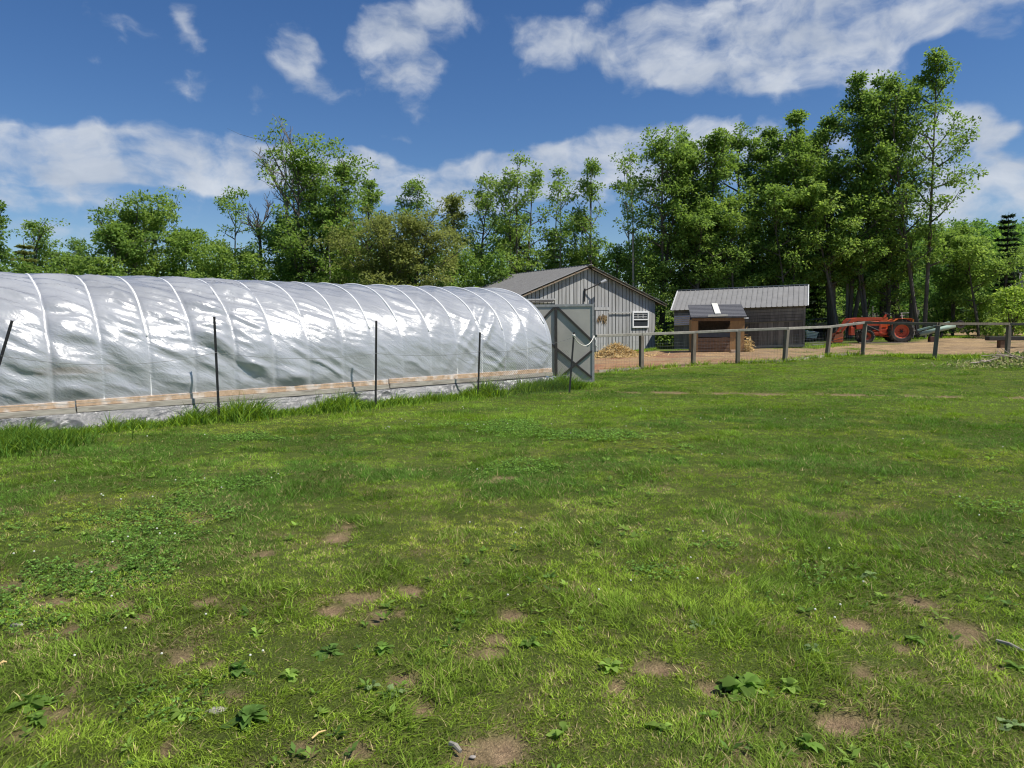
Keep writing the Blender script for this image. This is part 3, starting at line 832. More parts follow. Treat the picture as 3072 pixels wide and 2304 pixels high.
# ------------------------------------------------------------------ low shed
SL = ground_at(2021, 1047); SD = Vector((.925, -.38, 0)).normalized(); SN = Vector((SD.y, -SD.x, 0)); SB = -SN
def build_shed():
    Ls = solve_px(lambda s: SL + SD * s + Vector((0, 0, .9)), 2414, 1, 12)
    zL, zR = at(2017, 928, SL.y).z, at(2420, 911, (SL + SD * Ls).y).z
    gL, gR = SL.z - .08, at(2414, 1034, (SL + SD * Ls).y).z - .08
    dep = 2.6
    rdy = 1.75
    q0, q1 = SL + SB * rdy, SL + SD * Ls + SB * rdy
    rL, rR = at(2032, 872, q0.y).z, at(2420, 855, q1.y).z
    sh = thing('shed', (SL + SD * Ls / 2 + SB * 1.2).xy.to_3d() + Vector((0, 0, G(*(SL + SD * Ls / 2).xy))), 'low dark board shed with grey ribbed metal roof behind the brown stall', 'shed')
    def P(s, d, f):      # f 0..1 bottom to eave
        a = s / Ls
        lo = gL + (gR - gL) * a; hi = zL + (zR - zL) * a - .04
        p = SL + SD * s + SB * d
        return Vector((p.x, p.y, lo + (hi - lo) * f))
    mb = MB()
    mb.hexa([P(.02, .03, 0), P(Ls - .02, .03, 0), P(Ls - .02, dep, 0), P(.02, dep, 0), P(.02, .03, 1), P(Ls - .02, .03, 1), P(Ls - .02, dep, 1), P(.02, dep, 1)])
    mb.build('wall_core', M_DARKGAP, sh)
    mb = MB(); s = 0; rr = random.Random(9)
    while s < Ls - .03:
        w = min(rr.uniform(.15, .24), Ls - s); a, b = s + .006, s + w - .006
        mb.prism([P(a, .028, rr.uniform(0, .03)), P(b, .028, 0), P(b, .028, .62), P(a, .028, .62)], SN * rr.uniform(.02, .032)); s += w
    mb.build('wall', M_SHEDW, sh)
    mb = MB(); f = .635
    while f < .99:
        mb.prism([P(0, .028, f), P(Ls, .028, f), P(Ls, .028, f + .066), P(0, .028, f + .066)], SN * rr.uniform(.022, .03)); f += .074
    mb.build('siding', M_SHEDW, sh)
    MB().prism([P(0, -.01, .605), P(Ls, -.01, .605), P(Ls, -.01, .628), P(0, -.01, .628)], SN * .02).build('trim_board', mat('trim_olive', (.20, .18, .12), (.15, .14, .1), rough=.9), sh)
    mb = MB()
    mb.prism([P(Ls - .07, -.015, 0), P(Ls + .02, -.015, 0), P(Ls + .02, -.015, .98), P(Ls - .07, -.015, .98)], SN * .025); mb.build('corner_board', M_SHEDW, sh)
    mb = MB(); mb.prism([P(0, -.012, .0), P(Ls, -.012, .0), P(Ls, -.012, .055), P(0, -.012, .055)], SN * .03); mb.build('sill_board', M_RAIL, sh)
    # gable end triangles
    for s, off in ((0, 1), (Ls, -1)):
        a, b = P(s, 0, 1), P(s, dep, 1); c = SL + SD * s + SB * rdy; c = Vector((c.x, c.y, (rL if s == 0 else rR) - .08))
        MB().prism([a, b, c], SD * (.03 * off)).build('gable', M_SHEDW, sh)
    # corrugated sheet nailed over the left end, catching the sun
    mb = MB(); n = 26
    for i in range(n + 1):
        f = .62 + .24 * i / n; ph = math.sin(i / n * math.pi * 10)
        for s in (.02, .75):
            p = P(s, -.06, f) + SN * (.03 * ph); mb.v.append(p)
        if i: mb.f.append((2 * i - 2, 2 * i - 1, 2 * i + 1, 2 * i))
    mb.build('metal_sheet', mat('galvanised', (.75, .66, .62), (.6, .52, .5), scale=4, rough=.5), sh)
    # roof
    ov = .12
    def rp(s, d):
        a = s / Ls; z = (rL + (rR - rL) * a)
        return Vector((SL.x + SD.x * s + SB.x * d, SL.y + SD.y * s + SB.y * d, z))
    e0 = rp(-ov, rdy); e1 = rp(Ls + ov, rdy)
    eav = SL + SD * -ov + SN * .14; eav = Vector((eav.x, eav.y, zL - .05))
    along = e1 - e0; down = eav - e0
    for k, dn in enumerate((down, Vector((-down.x, -down.y, down.z)) * .75)):
        mb = MB(); ribbed_roof(mb, e0, along, dn, along.length, dn.length, .225, .022)
        r = mb.build('roof', M_ROOF, sh); paint_rib_shade(r, mb); md = r.modifiers.new('thick', 'SOLIDIFY'); md.thickness = .012; md.offset = -1
    MB().bar(e0 + Vector((0, 0, .025)), e1 + Vector((0, 0, .025)), .16, .03).build('ridge_cap', mat('cap_pale', (.36, .36, .34), rough=.5), sh)
    for (p, nm) in ((e0, 'rake_trim'), (e1, 'rake_trim')):
        MB().bar(p + Vector((0, 0, .0)), p + down * .995, .05, .05).build(nm, mat('trim_white', (.62, .62, .60), rough=.6), sh)
build_shed()

# ------------------------------------------------------------------ small open stall in front of the shed
def build_stall():
    a = ground_at(2074, 1058); b = ground_at(2233, 1056)
    e = Vector((.985, -.17, 0)).normalized()
    w = solve_px(lambda s: a + e * s, 2232, .5, 6)
    bk = Vector((-e.y, e.x, 0)); dep = 1.35
    z0 = a.z - .02
    zf = at(2072, 951, a.y).z
    st = thing('feed_stall', (a + e * w / 2 + bk * dep / 2), 'small brown plywood stall with open front and grey shingled roof before the shed', 'stall')
    def P(s, d, z): return Vector((a.x + e.x * s + bk.x * d, a.y + e.y * s + bk.y * d, z))
    zbk = at(2100, 914, a.y + dep * .99).z
    h = zf - .12
    def wall(nm, m, s0, s1, d0, d1, za, zb_): 
        return MB().hexa([P(s0, d0, za), P(s1, d0, za), P(s1, d1, za), P(s0, d1, za), P(s0, d0, zb_), P(s1, d0, zb_), P(s1, d1, zb_), P(s0, d1, zb_)]).build(nm, m, st)
    wall('side_wall', M_ORANGEW, 0, .03, 0, dep, z0, h); wall('side_wall', M_ORANGEW, w - .03, w, 0, dep, z0, h)
    wall('back_wall', M_BROWNW, .031, w - .031, dep - .03, dep, z0, h)
    wall('front_panel', M_ORANGEW, .0, .27, -.021, -.001, z0, h + .02); wall('front_panel', M_ORANGEW, w - .58, w, -.021, -.001, z0 + .03, h + .02)
    mb = MB()
    zz = z0 + .06; i = 0
    while zz < z0 + .66:
        mb.hexa([P(.271, -.018, zz), P(w - .581, -.018, zz), P(w - .581, .006, zz), P(.271, .006, zz), P(.271, -.018, zz + .135), P(w - .581, -.018, zz + .135), P(w - .581, .006, zz + .135), P(.271, .006, zz + .135)]); zz += .15
    mb.build('front_boards', M_BROWNW, st)
    mb = MB().hexa([P(.271, -.01, z0 + .68), P(w - .581, -.01, z0 + .68), P(w - .581, .25, z0 + .68), P(.271, .25, z0 + .68), P(.271, -.01, z0 + .86), P(w - .581, -.01, z0 + .86), P(w - .581, .25, z0 + .86), P(.271, .25, z0 + .86)])
    mb.build('manger', mat('manger_grey', (.10, .105, .11), rough=.8), st)
    wall('header', M_BROWNW, 0, w, -.03, -.022, h - .06, h + .06)
    # shingle roof, courses as steps
    mb = MB(); n = 9
    for i in range(n):
        f0, f1 = i / n, (i + 1) / n
        def q(s, f, up): return P(s, -.22 + (dep + .3) * f, zf + (zbk - zf) * f + up)
        mb.hexa([q(-.06, f0, -.03), q(w + .06, f0, -.03), q(w + .06, f1, -.03), q(-.06, f1, -.03), q(-.06, f0, .018), q(w + .06, f0, .018), q(w + .06, f1, .002), q(-.06, f1, .002)])
    mb.build('roof', mat('slate_shingle', (.125, .125, .135), (.085, .085, .095), scale=14, stretch=(1.5, 1.5, 1), rough=.9, bump=.4, detail=3), st)
    def board(nm, label, pts, m):
        o = MB().hexa(pts).build(nm, m, loc=pts[0]); return tag(o, label, 'board')
    mw = mat('whitewashed_board', (.72, .71, .64), (.58, .57, .50), scale=9, rough=.85)
    def r(s, f, up): return P(s, -.22 + (dep + .3) * f, zf + (zbk - zf) * f + up)
    board('board', 'short upright cream board lying up the shingled stall roof', [r(.96, .16, .03), r(1.2, .16, .03), r(1.2, 1.0, .03), r(.96, 1.0, .03), r(.96, .16, .055), r(1.2, .16, .055), r(1.2, 1.0, .055), r(.96, 1.0, .055)], mw)
    s0, s1 = w * .30, w * .67
    board('board', 'long narrow white board along the lower edge of the shingled stall roof', [P(s0, -.27, zf + .0), P(s1, -.27, zf + .02), P(s1, -.235, zf + .02), P(s0, -.235, zf + .0), P(s0, -.27, zf + .09), P(s1, -.27, zf + .105), P(s1, -.235, zf + .105), P(s0, -.235, zf + .09)], mw)
    MB().box(P(w + .05, .05, h + .05), e * .09, bk * .2, (0, 0, .03)).build('roof_bracket', M_WHITE, st)
    # hay pushed against the right-hand wall
    mb = MB(); rr = random.Random(2)
    c = P(w + .16, .15, z0)
    for i in range(260):
        u = Vector((rr.gauss(0, .10), rr.gauss(0, .2), abs(rr.gauss(0, .28)))); d = Vector((rr.gauss(0, 1), rr.gauss(0, 1), rr.gauss(0, .6))).normalized() * .12
        mb.tube([c + u - d, c + u + d], .008, 3, False)
    o = mb.build('hay_heap', M_STRAW, loc=c); tag(o, 'narrow heap of pale hay against the right side of the brown stall', 'hay')
    o = MB().box(P(w * .79, -.3, z0 + .06), e * .14, bk * .12, (0, 0, .085)).build('block', M_TANW, loc=P(w * .79, -.3, z0), bevel=.02)
    tag(o, 'small pale block on the ground in front of the brown stall', 'block')
M_STRAW = mat('straw', (.68, .50, .22), (.52, .37, .15), scale=20, rough=.9, island=.35)
build_stall()

# ------------------------------------------------------------------ straw pile by the barn door
def build_straw():
    c = ground_at(1848, 1071); rr = np.random.default_rng(4)
    w = 1.0 * c.y / 24 * .78
    o = thing('straw_pile', c, 'loose golden straw pile on red soil against the barn wall', 'straw')
    n = 1300
    r = np.abs(rr.normal(size=n)) * .52; r = np.minimum(r, 1.9); th = rr.uniform(0, 2 * np.pi, n)
    hgt = .46 * np.exp(-(r / .55) ** 2) * rr.uniform(.35, 1.0, n) ** .5
    mb = MB()
    for i in range(n):
        p = c + Vector((r[i] * math.cos(th[i]) * 1.35, r[i] * math.sin(th[i]) * .9, 0)); p.z = G(p.x, p.y) + .03 + hgt[i]
        d = Vector((rr.normal(), rr.normal(), rr.normal() * .5 - .2)).normalized() * rr.uniform(.08, .2)
        mb.tube([p - d, p + d], .0085, 3, False)
    mb.build('strands', M_STRAW, o)
    mb = MB(); N_ = 28
    for j in range(9):
        for i in range(N_):
            t = 2 * math.pi * i / N_; q = j / 8 * 1.15
            p = c + Vector((q * math.cos(t) * 1.2, q * math.sin(t) * .8, 0)); p.z = G(p.x, p.y) - .03 + .36 * math.exp(-(q / .5) ** 2) + .05 * math.sin(5 * t + j)
            mb.v.append(p)
    for j in range(8):
        for i in range(N_):
            k = (i + 1) % N_; mb.f.append((j * N_ + i, j * N_ + k, (j + 1) * N_ + k, (j + 1) * N_ + i))
    mb.build('mound', mat('straw_mound', (.40, .28, .12), (.22, .15, .06), scale=14, rough=.95, bump=.8), o, smooth=True)
build_straw()

# ------------------------------------------------------------------ post-and-rail fence of the yard
def build_fence():
    spec = [(1788, 1118, 1008), (1924, 1108, 1003), (2079, 1096, 997), (2213, 1090.5, 991), (2353, 1086, 985.5), (2480, 1070, 980.5), (2587, 1064, 968), (2802, 1078, 972), (3021, 1066, 972), (3210, 1066, 974)]
    M_POST_SHADED_RAIL = mat('weathered_post_shaded_rail', (.205, .168, .125), (.125, .10, .075), scale=9, stretch=(2, 2, .4), rough=.9, bump=.3, c3=(.24, .22, .18), c3amt=.5)
    fe = thing('rail_fence', ground_at(2480, 1070), 'weathered post and rail fence with wire mesh between the lawn and the dirt yard', 'fence')
    base, top = [], []
    lean = [0, 0, .02, .0, .07, .10, .07, .09, .02, 0]
    for i, (px, py, ty) in enumerate(spec):
        b = ground_at(px, py); base.append(b); top.append(Vector((b.x + lean[i], b.y, at(px, ty, b.y).z)))
    for i, (b, t) in enumerate(zip(base, top)):
        if i == 0: continue
        d = (base[min(i + 1, 9)] - base[i - 1]); d.z = 0; d.normalize(); s = Vector((-d.y, d.x, 0)); r = .062
        bb = b - Vector((0, 0, .12))
        mb = MB().hexa([bb - d * r - s * r, bb + d * r - s * r, bb + d * r + s * r, bb - d * r + s * r,
                        t - d * r - s * r - Vector((0, 0, .045)), t + d * r - s * r - Vector((0, 0, .045)), t + d * r + s * r - Vector((0, 0, .045)), t - d * r + s * r - Vector((0, 0, .045))])
        mb.build('post', M_POST_SHADED_RAIL, fe, bevel=.012)
    for i in range(9):
        a, b = top[i], top[i + 1]
        mid = (a + b) / 2 + Vector((0, 0, -.012))
        ext = (b - a).normalized() * .003
        mb = MB()
        mb.bar(a + ext, b - ext, .10, .085); mb.build('rail', M_POST_SHADED_RAIL if i > 5 else M_RAIL, fe, bevel=.01)  # right-run rails take the dark post tone to paint in their shaded side
    # welded wire on the yard side of the left run
    mw = mat('galvanised_wire', (.30, .30, .30), (.22, .22, .22), rough=.5, metal=.5)
    for i in range(6):
        a, b = base[i], base[i + 1]; L = (b - a).length; d = (b - a) / L; s = Vector((-d.y, d.x, 0)).normalized() * .07
        mb = MB()
        hh = .82
        for k in range(9):
            z = .06 + hh * k / 8
            mb.bar(a + s + Vector((0, 0, z)), b + s + Vector((0, 0, z)), .0024, .0024)
        n = int(L / .1)
        for k in range(n + 1):
            p = a + d * (L * k / n) + s
            mb.bar(p + Vector((0, 0, .02)), p + Vector((0, 0, .06 + hh)), .0024, .0024, up=(1, 0, 0))
        mb.build('wire_panel', mw, fe)
    # boards lying along the foot of the fence
    mk = mat('kick_wood', (.42, .37, .27), (.30, .27, .2), scale=9, rough=.9)
    for i in (0, 3, 4, 5):
        a, b = base[i], base[i + 1]
        s = (b - a).cross(Vector((0, 0, 1))).normalized() * -.05
        MB().bar(a + (b - a) * .04 - s + Vector((0, 0, .03)), b - (b - a) * (.05 if i != 5 else .2) - s + Vector((0, 0, .03)), .035, .10).build('kick_board', mk, fe)
    return base, top
FBASE, FTOP = build_fence()
# ------------------------------------------------------------------ metal stakes along the greenhouse
def build_stakes():
    m_green = M_DKMETAL
    spec = [(-75, 1335, (37, 962), 'black metal stake leaning over at the left edge of the picture'),
            (658, 1264, (643, 950), 'tallest upright black metal stake before the greenhouse'),
            (1127, 1219, (1129, 962), 'black metal stake before the middle of the greenhouse, second from the door end but one'),
            (1434, 1191, (1440, 997), 'black metal stake before the greenhouse just left of its end hoop'),
            (1708, 1180, (1722, 997), 'black metal stake standing in front of the open greenhouse door with rope tied on')]
    spec[2] = (1127, 1219, (1129, 962), 'black metal stake before the middle of the greenhouse, above the board joint')
    pts = []
    for (px, py, (tx, ty), lab) in spec:
        b = ground_at(px, py); t = at(tx, ty, b.y)
        d = (t - b).normalized(); s = Vector((1, 0, 0)); s = (s - d * s.dot(d)).normalized(); n = d.cross(s)
        o = thing('metal_stake', b, lab, 'stake', 'black metal stakes beside the greenhouse')
        bb = b - d * .2
        mb = MB()
        L = (t - bb).length
        mb.box(bb + d * L / 2 - n * .004, s * .021, n * .003, d * L / 2)
        mb.box(bb + d * L / 2 + n * .013, s * .003, n * .0135, d * L / 2)
        mb.build('post', m_green, o)
        pts.append((b, t))
    # wires strung stake to stake
    mw = mat('line_wire', (.16, .17, .17), (.10, .11, .11), rough=.5)
    def sag(a, b, dip, n=16): return [a.lerp(b, i / n) + Vector((0, 0, -dip * 4 * (i / n) * (1 - i / n))) for i in range(n + 1)]
    P = []
    hs = [(.70, .0), (.66, .0), (.60, 0), (.72, 0), (.93, 0)]
    mb = MB(); mb2 = MB()
    for i in range(4):
        (b0, t0), (b1, t1) = pts[i], pts[i + 1]
        a = b0.lerp(t0, [.72, .66, .62, .70, .92][i]) + Vector((0, -.02, 0)); b = b1.lerp(t1, [.72, .66, .62, .70, .92][i + 1]) + Vector((0, -.02, 0))
        mb.tube(sag(a, b, [.16, .10, .06, .10][i]), .0035, 5)
        a = b0.lerp(t0, .30); b = b1.lerp(t1, .30)
        mb2.tube(sag(a, b, .04), .003, 5)
    o = mb.build('fence_wire', mw, loc=pts[1][0]); tag(o, 'upper sagging wire strung along the black stakes', 'wire')
    o = mb2.build('fence_wire', mw, loc=pts[1][0]); tag(o, 'lower wire strung along the black stakes near the tall grass', 'wire')
    # fine dark netting from the last stake bay to the greenhouse corner
    a0, a1 = pts[3], pts[4]
    mb = MB(); n = 46
    for k in range(n):
        for sg in (1, -1):
            u0 = k / n; u1 = u0 + sg * .34
            z0, z1 = .03, .98
            if u1 > 1: z1 = z0 + (z1 - z0) * (1 - u0) / (u1 - u0); u1 = 1
            if u1 < 0: z1 = z0 + (z1 - z0) * (0 - u0) / (u1 - u0); u1 = 0
            p = a0[0].lerp(a1[0], u0) + Vector((0, 0, z0)); q = a0[0].lerp(a1[0], u1) + Vector((0, 0, z1))
            mb.tube([p, q], .0016, 3, False)
    o = mb.build('poultry_netting', mat('netting_dark', (.05, .05, .05), (.08, .08, .075), rough=.7), loc=a0[0])
    tag(o, 'fine dark diamond netting stretched between the last two black stakes', 'netting')
    # white rope from the last stake to the fence end
    b, t = pts[4]
    s = b.lerp(t, .93); e = at(1781, 1007, GH(0, 1, 0).y - .1)
    rp = [s + Vector((0, -.03, 0))]
    n = 22
    for i in range(1, n + 1):
        u = i / n; rp.append(s.lerp(e, u) + Vector((0, -.03 * (1 - u) - .02, -.62 * u ** .9 * (1 - u) ** .75 * 1.15)))
    r = MB().tube(rp, .010, 6)
    ring = [s + Vector((.03 * math.cos(k), .03 * math.sin(k), .004 * k)) for k in np.linspace(0, 12, 40)]
    r.tube(ring, .011, 5)
    r.tube([e + Vector((0, -.05, 0)), e + Vector((.05, -.05, -.12)), e + Vector((.04, -.06, -.24)), e + Vector((.09, -.06, -.30))], .014, 6)
    o = r.build('rope', mat('white_rope', (.78, .76, .68), (.62, .6, .53), scale=60, rough=.9), loc=s, smooth=True)
    tag(o, 'white rope drooping from a black stake to the door and fence end', 'rope')
    return pts
STAKES = build_stakes()

# ------------------------------------------------------------------ tractor
M_RED = mat('tractor_red', (.62, .092, .035), (.50, .075, .03), scale=4, rough=.55, spec=.4, c3=(.40, .12, .06), c3amt=.5, c3scale=5)
M_ORANGE = mat('tractor_orange', (.74, .15, .035), (.64, .125, .03), scale=4, rough=.45, c3=(.36, .12, .05), c3amt=.4, c3scale=5)
M_TYRE = mat('tyre_rubber', (.032, .031, .029), (.055, .05, .042), scale=7, rough=.9, bump=.2, c3=(.13, .105, .075), c3amt=.45, c3scale=6)
M_BLACK = mat('black_part', (.02, .02, .02), (.035, .033, .03), scale=10, rough=.6)
def wheel(parent, c, axle, r, w, rimr, m_rim, lugs, heading):
    """tyre with lugs, rim, hub; axle points to the outer side"""
    axle = axle.normalized()
    prof = [(rimr, -w * .36), (rimr * 1.12, -w * .46), (r * .86, -w * .5), (r * .955, -w * .40), (r * .965, 0), (r * .955, w * .40), (r * .86, w * .5), (rimr * 1.12, w * .46), (rimr, w * .36)]
    whl = MB().lathe(prof, c, axle, 40)
    u = heading.normalized(); v = axle.cross(u)
    for k in range(lugs):
        for sd in (1, -1):
            t0 = 2 * math.pi * (k + (.5 if sd < 0 else 0)) / lugs; t1 = t0 + .26 * 20 / lugs
            p = c + (u * math.cos(t0) + v * math.sin(t0)) * r * .985 + axle * sd * w * .47
            q = c + (u * math.cos(t1) + v * math.sin(t1)) * r * .985 + axle * sd * w * .02
            rad = (u * math.cos(t0) + v * math.sin(t0))
            whl.bar(p, q, .035 * r / .5, .07 * r / .5 * 1.1, up=rad)
            p2 = c + (u * math.cos(t0 - .03) + v * math.sin(t0 - .03)) * r * .87 + axle * sd * w * .5
            whl.bar(p2, p, .03 * r / .5, .03 * r / .5, up=axle)
    tw = whl.build('wheel', M_TYRE, parent)
    rim = MB().lathe([(.02, w * .16), (rimr * .28, w * .16), (rimr * .34, w * .08), (rimr * .80, w * .12), (rimr * .86, w * .30), (rimr * 1.03, w * .37), (rimr * 1.03, w * .33), (rimr * .9, w * .2), (rimr * .88, -w * .3), (rimr * 1.0, -w * .36)], c, axle, 32)
    rm = rim.build('rim', m_rim, tw, smooth=False)
    hb = MB().lathe([(0.0, w * .30), (rimr * .20, w * .30), (rimr * .23, w * .15)], c, axle, 14)
    for k in range(6):
        a = k * math.pi / 3; p = c + (u * math.cos(a) + v * math.sin(a)) * rimr * .34 + axle * w * .14
        hb.lathe([(0, .03), (.016, .03), (.016, -.02)], p, axle, 6)
    hb.build('hub', M_BLACK, tw)
    return tw
def build_tractor():
    rc = ground_at(2704, 1028)
    X = Vector((-.975, .22, 0)).normalized(); Yv = Vector((-X.y, X.x, 0))      # forward, left (towards us)
    Zv = Vector((0, 0, 1))
    k = rc.y / 36.0
    z0 = rc.z - .015
    O = rc - Yv * (.62 * k); O.z = z0
    t = thing('tractor', O, 'old red orange tractor with front loader bucket lowered, facing left by the trees', 'tractor')
    def P(x, y, z): return O + X * ((x if x < 2.3 else 2.3 + (x - 2.3) * .75) * .92 * k) + Yv * (y * k) + Zv * (z * k)
    def bx(mb, x, y, z, a, b, c, rot=0.):     # centre and half sizes, pitched by rot
        ux = X * math.cos(rot) + Zv * math.sin(rot); uz = Zv * math.cos(rot) - X * math.sin(rot)
        return mb.box(P(x, y, z), ux * (a * k), Yv * (b * k), uz * (c * k))
    for sd in (1, -1):
        wheel(t, P(0, sd * .52, .585), Yv * sd, .59 * k, .33 * k, .345 * k, M_RED, 20, X)
        wheel(t, P(1.72, sd * .47, .345), Yv * sd, .345 * k, .22 * k, .19 * k, M_RED, 16, X)
    mb = MB(); bx(mb, .0, 0, .58, .38, .26, .20); bx(mb, .62, 0, .55, .34, .17, .17); bx(mb, 1.2, 0, .52, .42, .15, .16); mb.tube([P(0, -.45, .585), P(0, .45, .585)], .1 * k, 10); mb.tube([P(1.72, -.42, .345), P(1.72, .42, .345)], .07 * k, 8)
    bx(mb, 1.72, 0, .42, .12, .1, .12)
    mb.build('chassis', M_RED, t, bevel=.02)
    mb = MB()
    mb.prism([P(.92, -.27, .72), P(2.22, -.27, .70), P(2.25, -.27, 1.00), P(2.12, -.27, 1.06), P(.92, -.27, 1.12)], Yv * (.54 * k)); mb.build('hood', M_RED, t, bevel=.025)
    mb = MB(); bx(mb, 1.45, .0, .78, .4, .276, .10); mb.build('engine_side', M_BLACK, t)
    mb = MB(); bx(mb, 2.255, 0, .86, .02, .22, .15); g = mb.build('grille', M_BLACK, t)
    for sd in (1, -1): MB().lathe([(0, .02), (.07 * k, .02), (.075 * k, -.02)], P(2.27, sd * .15, .98), X, 14).build('headlight', M_WHITE, t)
    mb = MB(); bx(mb, 2.42, 0, .60, .10, .25, .20); bx(mb, 2.5, .2, .68, .035, .03, .26); bx(mb, 2.5, -.2, .68, .035, .03, .26); bx(mb, 2.5, 0, .8, .03, .22, .03); bx(mb, 2.48, 0, .93, .03, .22, .03)
    mb.build('front_guard', M_RED, t, bevel=.01)
    # console, wheel, seat, fenders, platform
    mb = MB(); mb.prism([P(.62, -.17, .78), P(.92, -.17, .78), P(.92, -.17, 1.16), P(.70, -.17, 1.36), P(.60, -.17, 1.30)], Yv * (.34 * k)); mb.build('console', M_ORANGE, t, bevel=.02)
    MB().tube([P(.84, 0, 1.08), P(.64, 0, 1.46)], [.085 * k, .05 * k], 8).build('steering_column', M_RED, t)
    ax = (P(.62, 0, 1.42) - P(.80, 0, 1.12)).normalized(); ru = ax.orthogonal().normalized(); rv = ax.cross(ru)
    mb = MB(); c = P(.62, 0, 1.49)
    mb.tube([c + (ru * math.cos(a) + rv * math.sin(a)) * .19 * k for a in np.linspace(0, 2 * math.pi, 25)], .016 * k, 6, False)
    for a in (0, 2.1, 4.2): mb.tube([c, c + (ru * math.cos(a) + rv * math.sin(a)) * .19 * k], .010 * k, 5)
    mb.build('steering_wheel', M_BLACK, t, smooth=True)
    mb = MB(); bx(mb, .18, 0, 1.0, .2, .22, .05); bx(mb, -.06, 0, 1.16, .04, .22, .16, .15); bx(mb, .15, 0, .88, .07, .07, .09); mb.build('seat', M_BLACK, t, bevel=.03)
    for sd in (1, -1):
        mb = MB(); pr = [(.52, .62), (.52, .92), (.40, 1.12), (.22, 1.22), (-.42, 1.25), (-.58, 1.17)]
        for i in range(5):
            (xa, za), (xb, zb) = pr[i], pr[i + 1]
            nx, nz = -(zb - za), (xb - xa); l = math.hypot(nx, nz); nx, nz = nx / l * .012, nz / l * .012
            ya, yb = sd * .30, sd * .70
            mb.hexa([P(xa, ya, za), P(xb, ya, zb), P(xb, yb, zb), P(xa, yb, za), P(xa + nx, ya, za + nz), P(xb + nx, ya, zb + nz), P(xb + nx, yb, zb + nz), P(xa + nx, yb, za + nz)])
        mb.prism([P(x, sd * .302, z) for (x, z) in [(.52, .62)] + pr[1:] + [(-.3, .7)]], Yv * (sd * .01 * k))
        mb.build('fender', M_ORANGE, t)
        mb = MB(); bx(mb, .78, sd * .40, .50, .26, .17, .015); mb.tube([P(.98, sd * .5, .50), P(1.06, sd * .5, .36), P(.55, sd * .5, .34)], .02 * k, 6); mb.build('footplate', M_RED, t)
    for (x, y, z, h) in ((.34, .30, 1.22, .30), (.28, .34, 1.22, .24), (-.1, .34, 1.25, .30)):
        MB().tube([P(x, y, z - .12), P(x + .05, y, z + h * .9)], .016 * k, 6).build('lever', M_WHITE if x < 0 else M_BLACK, t)
    mb = MB(); bx(mb, -.60, .45, 1.12, .03, .05, .06); bx(mb, -.60, -.45, 1.12, .03, .05, .06); mb.build('tail_light', mat('amber_lens', (.7, .25, .05), rough=.3), t)
    MB().tube([P(1.05, -.2, 1.1), P(1.05, -.2, 1.55)], .03 * k, 8).build('exhaust', M_BLACK, t)
    # loader: uprights, boom arms, rams, bucket
    ld = MB()
    for sd in (1, -1):
        bx(ld, 1.02, sd * .36, .82, .055, .04, .44)
        bx(ld, 1.30, sd * .36, .48, .36, .035, .06)
        ld.bar(P(1.10, sd * .36, .70), P(1.75, sd * .36, .50), .05 * k, .05 * k)
    loader = ld.build('loader_frame', M_RED, t, bevel=.01)
    for sd in (1, -1):
        mb = MB(); y = sd * .46
        mb.prism([P(.96, y - .03, 1.30), P(.98, y - .03, 1.16), P(2.30, y - .03, 1.10), P(2.78, y - .03, .98), P(3.36, y - .03, .38), P(3.50, y - .03, .40), P(2.92, y - .03, 1.14), P(2.70, y - .03, 1.27), P(2.2, y - .03, 1.30)], Yv * (.06 * k))
        mb.build('loader_arm', M_RED, t, bevel=.01)
        mb = MB(); mb.tube([P(1.12, y + sd * .06, .62), P(1.7, y + sd * .06, .88)], .035 * k, 8); mb.tube([P(1.7, y + sd * .06, .88), P(2.25, y + sd * .06, 1.12)], .02 * k, 8)
        mb.build('lift_ram', M_BLACK, t)
        mb = MB(); mb.tube([P(2.72, y + sd * .06, 1.20), P(3.1, y + sd * .06, .90)], .032 * k, 8); mb.tube([P(3.1, y + sd * .06, .90), P(3.46, y + sd * .06, .60)], .018 * k, 8); mb.tube([P(2.66, y + sd * .09, 1.24), P(3.30, y + sd * .09, .72)], .014 * k, 6)
        mb.build('bucket_ram', mat('ram_steel', (.30, .22, .2), (.2, .12, .1), rough=.4, metal=.4), t)
    mb = MB()
    sec = [(3.28, .58), (3.22, .40), (3.26, .16), (3.36, .05), (3.98, .03), (3.98, .05), (3.40, .08), (3.30, .18), (3.27, .40), (3.32, .57)]
    mb.prism([P(x, -.68, z) for x, z in sec], Yv * (1.36 * k))
    for y in (-.70, .68): mb.prism([P(x, y, z) for x, z in [(3.22, .55), (3.22, .10), (3.34, .03), (4.0, .03), (3.76, .44)]], Yv * (.02 * k))
    bk = mb.build('bucket', mat('bucket_orange', (.44, .13, .05), (.30, .10, .05), scale=5, rough=.6, c3=(.2, .1, .06), c3amt=.6, c3scale=4), t)
    mb = MB(); mb.bar(P(3.25, .705, .30), P(3.85, .705, .18), .012, .05 * k); mb.bar(P(3.25, .705, .12), P(3.85, .705, .10), .012, .04 * k); mb.build('bucket_rib', M_ORANGE, bk)
    # linkage at the back
    mb = MB()
    for sd in (1, -1):
        mb.bar(P(-.2, sd * .28, .50), P(-.95, sd * .36, .40), .05 * k, .06 * k); mb.bar(P(-.35, sd * .3, 1.0), P(-.75, sd * .34, .45), .03 * k, .03 * k)
    mb.bar(P(-.4, 0, .85), P(-.95, 0, .75), .05 * k, .05 * k)
    mb.build('hitch_linkage', M_BLACK, t)
    # implement behind: pale green beam pair with a small tail wheel held off the ground
    mg = mat('pale_green_paint', (.30, .42, .34), (.22, .31, .25), scale=5, rough=.6, c3=(.32, .28, .2), c3amt=.5, c3scale=4)
    im = thing('implement', P(-1.7, 0, 0), 'pale green farm implement with small tail wheel hitched behind the red tractor', 'farm implement')
